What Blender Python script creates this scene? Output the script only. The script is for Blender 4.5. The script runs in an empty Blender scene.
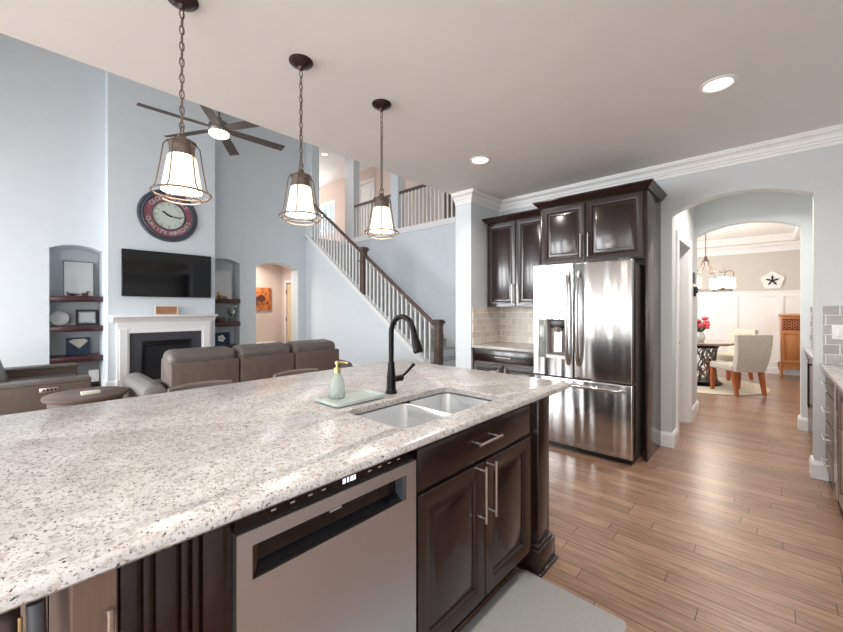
import bpy, bmesh, math, random
from mathutils import Vector, Matrix
random.seed(7)
PI = math.pi
S = bpy.context.scene
COL = S.collection

# ------------------------------------------------------------------ camera, world, light, exposure
CAM_Z = 1.35
cam_d = bpy.data.cameras.new('camera')
cam = bpy.data.objects.new('camera', cam_d); COL.objects.link(cam)
cam.location = (0, 0, CAM_Z)
cam.rotation_euler = (PI/2, 0, math.radians(42.8))
cam_d.sensor_fit = 'HORIZONTAL'; cam_d.sensor_width = 36.0
cam_d.lens = 36.0*375.0/843.0
cam_d.shift_y = -7.5/843.0
cam_d.clip_start = 0.02; cam_d.clip_end = 200
S.camera = cam
S.view_settings.view_transform = 'Standard'; S.view_settings.look = 'None'
S.view_settings.gamma = 1.0; S.view_settings.use_curve_mapping = False
S.view_settings.exposure = -0.08
S.cycles.caustics_reflective = False; S.cycles.caustics_refractive = False
W = bpy.data.worlds.new('world'); S.world = W; W.use_nodes = True
wn = W.node_tree.nodes; wl = W.node_tree.links
bg = wn['Background']; bg.inputs['Strength'].default_value = 1.0
bg.inputs['Color'].default_value = (0.95, 0.98, 1.0, 1)

def area(name, loc, rot, sx, sy, power, color=(1,1,1), spread=PI):
    d = bpy.data.lights.new(name, 'AREA'); d.shape = 'RECTANGLE'; d.size = sx; d.size_y = sy
    d.energy = power; d.color = color; d.spread = spread
    o = bpy.data.objects.new(name, d); COL.objects.link(o); o.location = loc; o.rotation_euler = rot
    return o
def point(name, loc, power, color=(1,.9,.78), r=0.06):
    d = bpy.data.lights.new(name, 'POINT'); d.energy = power; d.color = color; d.shadow_soft_size = r
    o = bpy.data.objects.new(name, d); COL.objects.link(o); o.location = loc; return o
def down(name, loc, power, color=(1,.93,.84), size=0.13, spread=2.6):
    d = bpy.data.lights.new(name, 'AREA'); d.shape = 'DISK'; d.size = size; d.energy = power; d.color = color; d.spread = spread
    o = bpy.data.objects.new(name, d); COL.objects.link(o); o.location = loc; return o
DAY = (0.97, 0.985, 1.0)
# daylight through the windows of the rear wall (behind the camera), facing +Y
for wx, wp in ((-1.9, 18), (-.9, 25), (.1, 30)):
    area('daylight_kitchen', (wx, -3.85, 1.35), (PI/2+.12, 0, 0), .62, 2.0, wp, (1, .99, .98))
for wx, ww, wp in ((-7.4, .95, 122), (-5.7, 1.15, 136), (-4.0, .95, 76)):
    area('daylight_living_low', (wx, -3.85, 1.6), (PI/2-.28, 0, 0), ww, 2.1, wp, DAY, 2.4)
area('fill_nook', (.86, -2.4, 1.5), (0, PI/2, 0), 1.7, 2.4, 105, (1, .99, .98))  # unseen fill from the right, added to brighten niches and fireplace wall
area('daylight_living_high', (-5.7, -3.85, 3.9), (PI/2, 0, 0), 4.4, 1.4, 14, DAY)
# daylight of dining room and loft windows, plus a loft fill
area('daylight_dining', (-2.85, 8.4, 1.6), (0, -PI/2, 0), 1.8, 2.4, 88, (1, .98, .95))

area('daylight_loft', (-11.52, 7.66, 4.58), (-PI/2, 0, 0), .95, 1.15, 80, (1, .98, .95))
area('fill_loft_side', (-13.9, 6.4, 4.5), (0, -PI/2, 0), 1.4, 1.6, 75, (1, .98, .95))  # no window in this wall: unseen fill added to brighten the loft

# ------------------------------------------------------------------ materials
def lin(c):
    return tuple(((x/255.)/12.92 if x/255. <= .04045 else ((x/255.+.055)/1.055)**2.4) for x in c)
def mat(name, rgb, rough=.5, metal=0., var=.04, vscale=6., bump=0., bscale=200., coat=0., spec=None, emit=None, estr=0., trans=0., stretch=None, alpha=None):
    m = bpy.data.materials.new(name); m.use_nodes = True
    nt = m.node_tree; n = nt.nodes; l = nt.links
    b = n['Principled BSDF']; c = lin(rgb)
    b.inputs['Roughness'].default_value = rough; b.inputs['Metallic'].default_value = metal
    if spec is not None: b.inputs['Specular IOR Level'].default_value = spec
    if coat: b.inputs['Coat Weight'].default_value = coat; b.inputs['Coat Roughness'].default_value = .12
    if trans: b.inputs['Transmission Weight'].default_value = trans
    if alpha is not None: b.inputs['Alpha'].default_value = alpha
    tc = n.new('ShaderNodeTexCoord'); mp = n.new('ShaderNodeMapping'); l.new(tc.outputs['Object'], mp.inputs[0])
    if stretch: mp.inputs['Scale'].default_value = stretch
    nz = n.new('ShaderNodeTexNoise'); nz.inputs['Scale'].default_value = vscale; nz.inputs['Detail'].default_value = 4
    l.new(mp.outputs[0], nz.inputs['Vector'])
    cr = n.new('ShaderNodeValToRGB'); l.new(nz.outputs['Fac'], cr.inputs[0])
    cr.color_ramp.elements[0].position = .3; cr.color_ramp.elements[1].position = .7
    cr.color_ramp.elements[0].color = tuple(max(0, x*(1-var)) for x in c)+(1,)
    cr.color_ramp.elements[1].color = tuple(min(1, x*(1+var)) for x in c)+(1,)
    l.new(cr.outputs[0], b.inputs['Base Color'])
    if bump:
        n2 = n.new('ShaderNodeTexNoise'); n2.inputs['Scale'].default_value = bscale; n2.inputs['Detail'].default_value = 3
        l.new(mp.outputs[0], n2.inputs['Vector'])
        bp = n.new('ShaderNodeBump'); bp.inputs['Strength'].default_value = bump; bp.inputs['Distance'].default_value = .004
        l.new(n2.outputs['Fac'], bp.inputs['Height']); l.new(bp.outputs[0], b.inputs['Normal'])
    if emit:
        b.inputs['Emission Color'].default_value = lin(emit)+(1,); b.inputs['Emission Strength'].default_value = estr
    return m

M = {}
M['wall'] = mat('wall_paint', (218,225,230), .62, var=.012, bump=.05, bscale=300)
M['wall_kitchen'] = mat('kitchen_wall_paint', (208,212,214), .62, var=.012, bump=.05, bscale=300)
M['beige'] = mat('beige_wall_paint', (222,205,196), .65, var=.015)
M['greige'] = mat('greige_wall_paint', (205,200,194), .65, var=.015)
M['ceiling'] = mat('ceiling_paint', (236,234,232), .8, var=.012, bump=.08, bscale=260)
M['trim'] = mat('white_trim_paint', (240,240,240), .35, var=.01)
M['carpet'] = mat('stair_carpet', (188,188,188), .95, var=.12, vscale=90, bump=.5, bscale=500)
M['espresso'] = mat('espresso_wood', (31,13,15), .24, var=.28, vscale=9, coat=.35, stretch=(1,1,.12), bump=.03, bscale=60)
M['shelfwood'] = mat('mahogany_wood', (54,23,26), .38, var=.3, vscale=9, coat=.2, stretch=(1,.2,1))
M['brownpanel'] = mat('brown_wood', (116,94,84), .4, var=.2, vscale=60, stretch=(1,1,.04), coat=.2)
M['black'] = mat('black_plastic', (14,13,16), .28, var=.1)
M['blackmatte'] = mat('black_matte', (20,20,22), .6, var=.1)
M['slate'] = mat('charcoal_slate', (66,68,76), .45, var=.16, vscale=14)
M['glassblack'] = mat('black_glass', (8,8,12), .06, var=.05, spec=.6)
M['chrome'] = mat('satin_nickel', (205,200,195), .28, 1., var=.03)
M['bronze'] = mat('dark_bronze', (32,29,31), .32, .85, var=.15)
M['canopy'] = mat('oil_rubbed_bronze', (58,42,38), .3, .7, var=.2)
M['wire'] = mat('aged_bronze_wire', (104,90,82), .45, .5, var=.2, vscale=40)
M['gold'] = mat('gold_metal', (214,184,132), .3, 1., var=.04)
M['leather'] = mat('taupe_leather', (106,98,94), .46, var=.14, vscale=10, bump=.25, bscale=120)
M['leatherback'] = mat('brown_suede', (104,90,82), .62, var=.12, vscale=14, bump=.2, bscale=200)
M['leatherlight'] = mat('grey_leather', (122,119,117), .42, var=.12, vscale=9, bump=.2, bscale=130)
M['stoolleather'] = mat('mauve_brown_leather', (112,98,102), .45, var=.1, bump=.15, bscale=150)
M['rail'] = mat('walnut_stain', (92,72,65), .4, var=.25, vscale=12, stretch=(.3,1,1), coat=.2)
M['fanwood'] = mat('grey_weathered_wood', (84,79,78), .75, var=.2, vscale=20)
M['pewter'] = mat('pewter', (120,114,108), .4, .7, var=.1)
M['tablewood'] = mat('rustic_wood', (104,88,80), .5, var=.3, vscale=10, stretch=(1,.2,1))
M['white'] = mat('white_ceramic', (238,238,236), .3, var=.01)
M['offwhite'] = mat('white_plastic', (232,232,230), .4, var=.01)
M['canvas'] = mat('white_embossed_canvas', (226,227,228), .7, var=.05, vscale=5, bump=.6, bscale=9)
M['greyframe'] = mat('grey_frame', (120,118,116), .5, var=.1)
M['cream'] = mat('cream_paper', (228,222,206), .7, var=.04)
M['navy'] = mat('navy_print', (34,58,86), .5, var=.15, vscale=9)
M['blackframe'] = mat('black_frame', (36,36,40), .4, var=.1)
M['sage'] = mat('sage_ceramic', (176,187,182), .3, var=.04)
M['mat_grey'] = mat('grey_foam_mat', (164,165,165), .7, var=.05, vscale=60, bump=.3, bscale=300)
M['green'] = mat('leaf_green', (92,110,78), .6, var=.3, vscale=30)
M['petal'] = mat('white_petal', (240,240,236), .6, var=.03)
M['pink'] = mat('pink_petal', (226,92,110), .6, var=.15, vscale=30)
M['brownstat'] = mat('brown_carving', (84,66,52), .55, var=.3, vscale=40)
M['amber'] = mat('amber_glaze', (168,130,70), .35, var=.3, vscale=40)
M['oak'] = mat('honey_oak', (176,112,58), .38, var=.2, vscale=10, stretch=(1,1,.12), coat=.2)
M['redlattice'] = mat('red_fretwork', (104,34,34), .45, var=.2)
M['chairleg'] = mat('cherry_wood', (162,84,42), .35, var=.2, vscale=10, stretch=(1,1,.2))
M['chairgrey'] = mat('grey_velvet', (196,190,182), .8, var=.07, vscale=20, bump=.2, bscale=300)
M['chairbeige'] = mat('beige_linen', (206,194,178), .85, var=.06, vscale=20, bump=.2, bscale=300)
M['rug'] = mat('cream_rug', (222,210,192), .95, var=.08, vscale=40, bump=.5, bscale=300)
M['lampglow'] = mat('lit_lamp_diffuser', (255,246,232), .5, emit=(255,240,220), estr=9.)
M['fanglow'] = mat('lit_fan_diffuser', (255,246,232), .5, emit=(255,240,220), estr=3.)
M['shadeglow'] = mat('lit_frosted_glass', (255,244,226), .4, emit=(255,232,196), estr=1.15)
M['chandglow'] = mat('lit_chandelier_glass', (255,246,232), .4, emit=(255,236,212), estr=3.2)
M['maroon'] = mat('maroon_clock_ring', (150,92,106), .5, var=.25, vscale=16)
M['clockrim'] = mat('dark_clock_rim', (74,76,86), .4, var=.15)
M['clockface'] = mat('pale_clock_face', (206,216,206), .5, var=.06, vscale=14)
M['led'] = mat('display_white', (240,240,250), .4, emit=(225,230,255), estr=1.2)
M['greymark'] = mat('pale_grey_print', (176,176,180), .5)
M['signbrown'] = mat('tan_wood_sign', (176,128,98), .55, var=.15, vscale=20, stretch=(1,.2,1))
M['orangepic'] = mat('orange_painting', (196,116,60), .6, var=.6, vscale=9)
M['photo'] = mat('grey_photo_print', (176,184,190), .3, var=.35, vscale=16)
M['greymetal'] = mat('grey_metal', (104,110,118), .4, .7, var=.05)
M['dark_int'] = mat('dark_interior', (10,8,9), .7, var=.1)
M['doorwarm'] = mat('cream_door_paint', (228,208,172), .45, var=.02)

# transparent window / bottle glass
def glass(name, rgb, rough=.03, mixf=.25):
    m = bpy.data.materials.new(name); m.use_nodes = True
    nt = m.node_tree; n = nt.nodes; l = nt.links; b = n['Principled BSDF']; out = n['Material Output']
    b.inputs['Base Color'].default_value = lin(rgb)+(1,); b.inputs['Roughness'].default_value = rough
    t = n.new('ShaderNodeBsdfTransparent'); t.inputs[0].default_value = lin(rgb)+(1,)
    mx = n.new('ShaderNodeMixShader'); mx.inputs[0].default_value = mixf
    l.new(t.outputs[0], mx.inputs[1]); l.new(b.outputs[0], mx.inputs[2]); l.new(mx.outputs[0], out.inputs[0])
    return m
M['glass'] = glass('window_glass', (236,242,244), .02, .12)
M['bottle'] = glass('green_pressed_glass', (204,213,208), .08, .5)

# brushed stainless steel: rippled along the width, fine vertical brushing
def steel(name, rgb, rough, wav, wscale, axis_stretch):
    m = bpy.data.materials.new(name); m.use_nodes = True
    nt = m.node_tree; n = nt.nodes; l = nt.links; b = n['Principled BSDF']
    b.inputs['Base Color'].default_value = lin(rgb)+(1,); b.inputs['Metallic'].default_value = 1.; b.inputs['Roughness'].default_value = rough
    tc = n.new('ShaderNodeTexCoord'); mp = n.new('ShaderNodeMapping'); mp.inputs['Scale'].default_value = axis_stretch
    l.new(tc.outputs['Object'], mp.inputs[0])
    nz = n.new('ShaderNodeTexNoise'); nz.inputs['Scale'].default_value = wscale; nz.inputs['Detail'].default_value = 1.; l.new(mp.outputs[0], nz.inputs['Vector'])
    mp2 = n.new('ShaderNodeMapping'); mp2.inputs['Scale'].default_value = (900,900,4); l.new(tc.outputs['Object'], mp2.inputs[0])
    n2 = n.new('ShaderNodeTexNoise'); n2.inputs['Scale'].default_value = 1.; l.new(mp2.outputs[0], n2.inputs['Vector'])
    bp = n.new('ShaderNodeBump'); bp.inputs['Strength'].default_value = wav; bp.inputs['Distance'].default_value = .03
    l.new(nz.outputs['Fac'], bp.inputs['Height'])
    b2 = n.new('ShaderNodeBump'); b2.inputs['Strength'].default_value = .04; b2.inputs['Distance'].default_value = .001
    l.new(n2.outputs['Fac'], b2.inputs['Height']); l.new(bp.outputs[0], b2.inputs['Normal']); l.new(b2.outputs[0], b.inputs['Normal'])
    return m
M['steel'] = steel('stainless_steel', (194,193,192), .2, 1., 3.2, (2.2,2.2,.16))
M['steeldw'] = steel('stainless_dishwasher', (206,210,217), .34, .1, 3., (1,1,.25))
M['steelsink'] = steel('stainless_sink', (236,238,240), .38, .12, 6., (1,1,.2))
M['steelside'] = mat('grey_steel_side', (128,120,116), .4, .35, var=.04)

def granite():
    m = bpy.data.materials.new('speckled_granite'); m.use_nodes = True
    nt = m.node_tree; n = nt.nodes; l = nt.links; b = n['Principled BSDF']
    b.inputs['Roughness'].default_value = .2; b.inputs['Specular IOR Level'].default_value = .5
    tc = n.new('ShaderNodeTexCoord')
    def noise(sc, det, rough=.6, dist=0.):
        z = n.new('ShaderNodeTexNoise'); z.inputs['Scale'].default_value = sc; z.inputs['Detail'].default_value = det
        z.inputs['Roughness'].default_value = rough; z.inputs['Distortion'].default_value = dist
        l.new(tc.outputs['Object'], z.inputs['Vector']); return z.outputs['Fac']
    def ramp(src, stops):
        r = n.new('ShaderNodeValToRGB'); l.new(src, r.inputs[0]); e = r.color_ramp.elements
        e[0].position = stops[0][0]; e[0].color = stops[0][1]; e[1].position = stops[1][0]; e[1].color = stops[1][1]
        for p, c in stops[2:]:
            q = e.new(p); q.color = c
        return r.outputs[0]
    def mix(f, a, c):
        x = n.new('ShaderNodeMix'); x.data_type = 'RGBA'; l.new(f, x.inputs[0]); l.new(a, x.inputs[6])
        if isinstance(c, tuple): x.inputs[7].default_value = c
        else: l.new(c, x.inputs[7])
        return x.outputs[2]
    K = lambda v: (v, v, v, 1)
    base = ramp(noise(14, 5), [(.3, lin((184,181,180))+(1,)), (.7, lin((211,210,209))+(1,))])
    f1 = ramp(noise(60, 4, .65, .4), [(.50, K(0)), (.66, K(.7))])
    c = mix(f1, base, lin((146,137,134))+(1,))
    f2 = ramp(noise(155, 3, .6, .3), [(.57, K(0)), (.65, K(.92))])
    c = mix(f2, c, lin((118,104,100))+(1,))
    f3 = ramp(noise(115, 2, .5, .3), [(.65, K(0)), (.69, K(.9))])
    c = mix(f3, c, lin((52,42,46))+(1,))
    f4 = ramp(noise(30, 3, .6, .5), [(.60, K(0)), (.72, K(.55))])
    c = mix(f4, c, lin((192,176,168))+(1,))
    l.new(c, b.inputs['Base Color'])
    return m
M['granite'] = granite()

def planks():
    m = bpy.data.materials.new('hardwood_planks'); m.use_nodes = True
    nt = m.node_tree; n = nt.nodes; l = nt.links; b = n['Principled BSDF']
    tc = n.new('ShaderNodeTexCoord')
    sx = n.new('ShaderNodeSeparateXYZ'); l.new(tc.outputs['Object'], sx.inputs[0])
    def math_(op, a, v):
        q = n.new('ShaderNodeMath'); q.operation = op; l.new(a, q.inputs[0])
        if isinstance(v, float): q.inputs[1].default_value = v
        else: l.new(v, q.inputs[1])
        return q.outputs[0]
    row = math_('FLOOR', math_('DIVIDE', sx.outputs['Y'], .092), 0.)
    wn_ = n.new('ShaderNodeTexWhiteNoise'); wn_.noise_dimensions = '1D'; l.new(row, wn_.inputs['W'])
    cx_ = n.new('ShaderNodeCombineXYZ'); l.new(math_('ADD', sx.outputs['X'], math_('MULTIPLY', wn_.outputs['Value'], 7.)), cx_.inputs['X']); l.new(sx.outputs['Y'], cx_.inputs['Y'])
    br = n.new('ShaderNodeTexBrick'); l.new(cx_.outputs[0], br.inputs['Vector'])
    br.offset = 0.; br.inputs['Scale'].default_value = 1.
    br.inputs['Brick Width'].default_value = .95; br.inputs['Row Height'].default_value = .092
    br.inputs['Mortar Size'].default_value = .0022; br.inputs['Mortar Smooth'].default_value = .1; br.inputs['Bias'].default_value = -.1
    br.inputs['Color1'].default_value = lin((172,139,117))+(1,); br.inputs['Color2'].default_value = lin((144,113,95))+(1,)
    br.inputs['Mortar'].default_value = lin((84,66,57))+(1,)
    mp = n.new('ShaderNodeMapping'); mp.inputs['Scale'].default_value = (1.8, 20, 1); l.new(cx_.outputs[0], mp.inputs[0])
    nz = n.new('ShaderNodeTexNoise'); nz.inputs['Scale'].default_value = 3.; nz.inputs['Detail'].default_value = 6; nz.inputs['Distortion'].default_value = .6
    l.new(mp.outputs[0], nz.inputs['Vector'])
    r = n.new('ShaderNodeValToRGB'); l.new(nz.outputs['Fac'], r.inputs[0])
    r.color_ramp.elements[0].position = .3; r.color_ramp.elements[0].color = (.52,.48,.46,1)
    r.color_ramp.elements[1].position = .72; r.color_ramp.elements[1].color = (1.12,1.12,1.12,1)
    x = n.new('ShaderNodeMix'); x.data_type = 'RGBA'; x.blend_type = 'MULTIPLY'; x.inputs[0].default_value = .9
    l.new(br.outputs['Color'], x.inputs[6]); l.new(r.outputs[0], x.inputs[7]); l.new(x.outputs[2], b.inputs['Base Color'])
    b.inputs['Roughness'].default_value = .3; b.inputs['Coat Weight'].default_value = .2; b.inputs['Coat Roughness'].default_value = .22
    bp = n.new('ShaderNodeBump'); bp.inputs['Strength'].default_value = .5; bp.inputs['Distance'].default_value = .003
    l.new(nz.outputs['Fac'], bp.inputs['Height']); l.new(bp.outputs[0], b.inputs['Normal'])
    return m
M['floor'] = planks()

def tiles(name, c1, c2, mortar, rot):
    m = bpy.data.materials.new(name); m.use_nodes = True
    nt = m.node_tree; n = nt.nodes; l = nt.links; b = n['Principled BSDF']
    tc = n.new('ShaderNodeTexCoord'); mp = n.new('ShaderNodeMapping'); l.new(tc.outputs['Object'], mp.inputs[0])
    mp.inputs['Rotation'].default_value = rot
    br = n.new('ShaderNodeTexBrick'); l.new(mp.outputs[0], br.inputs['Vector']); br.inputs['Scale'].default_value = 1.
    br.inputs['Brick Width'].default_value = .152; br.inputs['Row Height'].default_value = .0765
    br.inputs['Mortar Size'].default_value = .0045; br.inputs['Mortar Smooth'].default_value = .3
    br.inputs['Color1'].default_value = lin(c1)+(1,); br.inputs['Color2'].default_value = lin(c2)+(1,); br.inputs['Mortar'].default_value = lin(mortar)+(1,)
    nz = n.new('ShaderNodeTexNoise'); nz.inputs['Scale'].default_value = 22; nz.inputs['Detail'].default_value = 5; l.new(tc.outputs['Object'], nz.inputs['Vector'])
    r = n.new('ShaderNodeValToRGB'); l.new(nz.outputs['Fac'], r.inputs[0])
    r.color_ramp.elements[0].color = (.7,.68,.66,1); r.color_ramp.elements[1].color = (1.15,1.15,1.15,1)
    x = n.new('ShaderNodeMix'); x.data_type = 'RGBA'; x.blend_type = 'MULTIPLY'; x.inputs[0].default_value = .85
    l.new(br.outputs['Color'], x.inputs[6]); l.new(r.outputs[0], x.inputs[7]); l.new(x.outputs[2], b.inputs['Base Color'])
    b.inputs['Roughness'].default_value = .4
    iv = n.new('ShaderNodeMath'); iv.operation = 'SUBTRACT'; iv.inputs[0].default_value = 1.; l.new(br.outputs['Fac'], iv.inputs[1])
    bp = n.new('ShaderNodeBump'); bp.inputs['Strength'].default_value = .5; bp.inputs['Distance'].default_value = .003
    l.new(iv.outputs[0], bp.inputs['Height']); l.new(bp.outputs[0], b.inputs['Normal'])
    return m
M['tile_y'] = tiles('travertine_brick_tile', (244,234,224), (222,210,200), (250,248,244), (PI/2, 0, 0))
M['tile_x'] = tiles('travertine_brick_tile_side', (244,234,224), (222,210,200), (250,248,244), (PI/2, PI/2, 0))
M['tile_grey'] = tiles('grey_brick_tile', (184,182,180), (160,158,158), (222,222,222), (PI/2, 0, 0))

# ------------------------------------------------------------------ mesh helpers (world coordinates)
class MB:
    def __init__(s): s.b = bmesh.new()
    def _join(s, t, mtx=None):
        if mtx is not None: bmesh.ops.transform(t, matrix=mtx, verts=t.verts)
        me = bpy.data.meshes.new('t'); t.to_mesh(me); t.free(); s.b.from_mesh(me); bpy.data.meshes.remove(me); return s
    def box(s, x0, x1, y0, y1, z0, z1, bev=0., seg=2, mtx=None):
        t = bmesh.new(); bmesh.ops.create_cube(t, size=1.)
        for v in t.verts:
            v.co = Vector(((x0+x1)/2+v.co.x*(x1-x0), (y0+y1)/2+v.co.y*(y1-y0), (z0+z1)/2+v.co.z*(z1-z0)))
        if bev: bmesh.ops.bevel(t, geom=list(t.edges), offset=bev, segments=seg, affect='EDGES', profile=.5)
        return s._join(t, mtx)
    def cyl(s, p0, p1, r0, r1=None, seg=16, caps=True):
        r1 = r0 if r1 is None else r1
        p0 = Vector(p0); p1 = Vector(p1); d = p1-p0
        t = bmesh.new(); bmesh.ops.create_cone(t, cap_ends=caps, segments=seg, radius1=r0, radius2=r1, depth=d.length)
        q = d.to_track_quat('Z', 'Y').to_matrix().to_4x4()
        return s._join(t, Matrix.Translation((p0+p1)/2) @ q)
    def ring(s, pts_rings, closed_ring=True, cap=True):
        rows = [[s.b.verts.new(p) for p in r] for r in pts_rings]
        for a, c in zip(rows, rows[1:]):
            n = len(a)
            for i in range(n if closed_ring else n-1):
                j = (i+1) % n
                s.b.faces.new((a[i], a[j], c[j], c[i]))
        if cap:
            try: s.b.faces.new(list(reversed(rows[0])))
            except Exception: pass
            try: s.b.faces.new(rows[-1])
            except Exception: pass
        return s
    def lathe(s, prof, c=(0,0,0), seg=24, cap=True, mtx=None):
        t = MB()
        rr = []
        for r, z in prof:
            rr.append([Vector((c[0]+r*math.cos(2*PI*i/seg), c[1]+r*math.sin(2*PI*i/seg), c[2]+z)) for i in range(seg)])
        t.ring(rr, True, cap)
        bmesh.ops.recalc_face_normals(t.b, faces=t.b.faces)
        return s._join(t.b, mtx)
    def tube(s, pts, r, seg=8, closed=False, caps=True):
        pts = [Vector(p) for p in pts]; n = len(pts); rings = []
        up = Vector((0,0,1)); prev = None
        for i, p in enumerate(pts):
            if closed: d = pts[(i+1) % n]-pts[i-1]
            else: d = pts[min(i+1, n-1)]-pts[max(i-1, 0)]
            d.normalize()
            if prev is None:
                a = up if abs(d.dot(up)) < .9 else Vector((1,0,0))
                x = d.cross(a).normalized()
            else:
                x = (prev-d*prev.dot(d)).normalized()
            prev = x; y = d.cross(x)
            rad = r[i] if isinstance(r, (list, tuple)) else r
            rings.append([p+x*rad*math.cos(2*PI*k/seg)+y*rad*math.sin(2*PI*k/seg) for k in range(seg)])
        t = MB()
        if closed: rings.append(rings[0])
        t.ring(rings, True, (not closed) and caps)
        bmesh.ops.remove_doubles(t.b, verts=t.b.verts, dist=1e-6)
        bmesh.ops.recalc_face_normals(t.b, faces=t.b.faces)
        return s._join(t.b)
    def prism(s, poly, axis, a0, a1):
        """poly: 2D points in the plane normal to axis ('x': (y,z), 'y': (x,z), 'z': (x,y))"""
        def P(p, a): return Vector((a,p[0],p[1])) if axis == 'x' else Vector((p[0],a,p[1])) if axis == 'y' else Vector((p[0],p[1],a))
        t = bmesh.new()
        A = [t.verts.new(P(p, a0)) for p in poly]; B = [t.verts.new(P(p, a1)) for p in poly]
        t.faces.new(A); t.faces.new(B); n = len(poly)
        for i in range(n): t.faces.new((A[i], A[(i+1) % n], B[(i+1) % n], B[i]))
        bmesh.ops.recalc_face_normals(t, faces=t.faces)
        return s._join(t)
    def nested(s, a0, a1, b0, b1, rings, fr):
        """panel of nested rectangles; fr maps (a, b, n) to a point; rings = [(inset, n)]"""
        rr = [[fr(a0+i, b0+i, n), fr(a1-i, b0+i, n), fr(a1-i, b1-i, n), fr(a0+i, b1-i, n)] for i, n in rings]
        t = MB(); t.ring(rr, True, True); bmesh.ops.recalc_face_normals(t.b, faces=t.b.faces)
        return s._join(t.b)
    def sphere(s, c, r, sc=(1,1,1), seg=14, rng=9):
        t = bmesh.new(); bmesh.ops.create_uvsphere(t, u_segments=seg, v_segments=rng, radius=r)
        return s._join(t, Matrix.Translation(c) @ Matrix.Diagonal((sc[0], sc[1], sc[2], 1)))
    def torus(s, c, R, r, seg=32, q=None, rs=8):
        pts = [Vector((R*math.cos(2*PI*i/seg), R*math.sin(2*PI*i/seg), 0)) for i in range(seg)]
        if q is not None: pts = [q @ p for p in pts]
        return s.tube([Vector(c)+p for p in pts], r, rs, closed=True)
    def xf(s, mtx): bmesh.ops.transform(s.b, matrix=mtx, verts=s.b.verts); return s

def obj(name, mb, m, parent=None, smooth=True, bevel=0.):
    me = bpy.data.meshes.new(name)
    off = Vector((0,0,0)); p = parent
    while p is not None: off += p.location; p = p.parent
    if parent is None and len(mb.b.verts):
        xs = [v.co.x for v in mb.b.verts]; ys = [v.co.y for v in mb.b.verts]; zs = [v.co.z for v in mb.b.verts]
        off = Vector(((min(xs)+max(xs))/2, (min(ys)+max(ys))/2, min(zs)))
    bmesh.ops.transform(mb.b, matrix=Matrix.Translation(-off), verts=mb.b.verts)
    mb.b.normal_update()
    if smooth:
        for f in mb.b.faces: f.smooth = True
        for e in mb.b.edges:
            if len(e.link_faces) == 2 and e.calc_face_angle(0) > math.radians(38): e.smooth = False
    mb.b.to_mesh(me); mb.b.free()
    o = bpy.data.objects.new(name, me); COL.objects.link(o)
    me.materials.append(M[m] if isinstance(m, str) else m)
    if parent is not None: o.parent = parent
    else: o.location = off
    if bevel:
        md = o.modifiers.new('bevel', 'BEVEL'); md.width = bevel; md.segments = 2; md.limit_method = 'ANGLE'
    return o
def struct(name, mb, m, parent=None, smooth=False):
    o = obj(name, mb, m, parent, smooth)
    if parent is None: o['kind'] = 'structure'
    return o
def tag(o, label, cat, group=None):
    o['label'] = label; o['category'] = cat
    if group: o['group'] = group
    return o
def thing(name, label, cat, loc=(0,0,0), group=None):
    o = bpy.data.objects.new(name, None); COL.objects.link(o); o.location = loc; o.empty_display_size = .1
    return tag(o, label, cat, group)
def dup(root, loc, rotz=0., label=None):
    r = root.copy(); COL.objects.link(r); r.location = loc; r.rotation_euler = (0,0,rotz)
    if label: r['label'] = label
    for ch in list(root.children):
        c = ch.copy(); COL.objects.link(c); c.parent = r
        for g in ch.children:
            d = g.copy(); COL.objects.link(d); d.parent = c
    return r
def text_mb(body, size, depth, mtx):
    cu = bpy.data.curves.new('t', 'FONT'); cu.body = body; cu.size = size; cu.extrude = depth; cu.align_x = 'CENTER'; cu.align_y = 'CENTER'; cu.resolution_u = 3
    o = bpy.data.objects.new('t', cu); COL.objects.link(o)
    me = bpy.data.meshes.new_from_object(o)
    bpy.data.objects.remove(o)
    mb = MB(); t = bmesh.new(); t.from_mesh(me); bpy.data.meshes.remove(me)
    mb._join(t, mtx); return mb
def arch(a0, a1, spring, peak, n=16):
    """points of a segmental arch from (a0, spring) over peak to (a1, spring)"""
    w = (a1-a0)/2; h = peak-spring; R = (w*w+h*h)/(2*h); cx = (a0+a1)/2; cz = peak-R
    th = math.asin(w/R)
    return [(cx+R*math.sin(-th+2*th*i/n), cz+R*math.cos(-th+2*th*i/n)) for i in range(n+1)]

# frames for cabinet fronts
def FX(x, sgn=1):   # front facing +X (sgn 1) or -X
    return lambda a, b, n: Vector((x+sgn*n, a, b))
def FY(y, sgn=-1):  # front facing -Y (sgn -1)
    return lambda a, b, n: Vector((a, y+sgn*n, b))
def panel_rings(fw=.058, t=.02):
    return [(0,-t), (0,-.003), (.003,0), (fw-.004,0), (fw,-.003), (fw+.007,-.014), (fw+.016,-.015), (fw+.042,-.003), (fw+.046,-.0015)]
def slab_rings(t=.02): return [(0,-t), (0,-.004), (.008,0)]
def pull(fr, a0, b0, a1, b1, r=.0055, stand=.03, over=.018):
    """bar pull from (a0,b0) to (a1,b1) on a frame"""
    mb = MB(); A = Vector((a0,b0)); B = Vector((a1,b1)); d = (B-A).normalized()
    mb.cyl(fr(*(A-d*over), stand), fr(*(B+d*over), stand), r, seg=10)
    for p in (A, B): mb.cyl(fr(p.x, p.y, -.001), fr(p.x, p.y, stand), r*.85, seg=8)
    return mb

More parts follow.
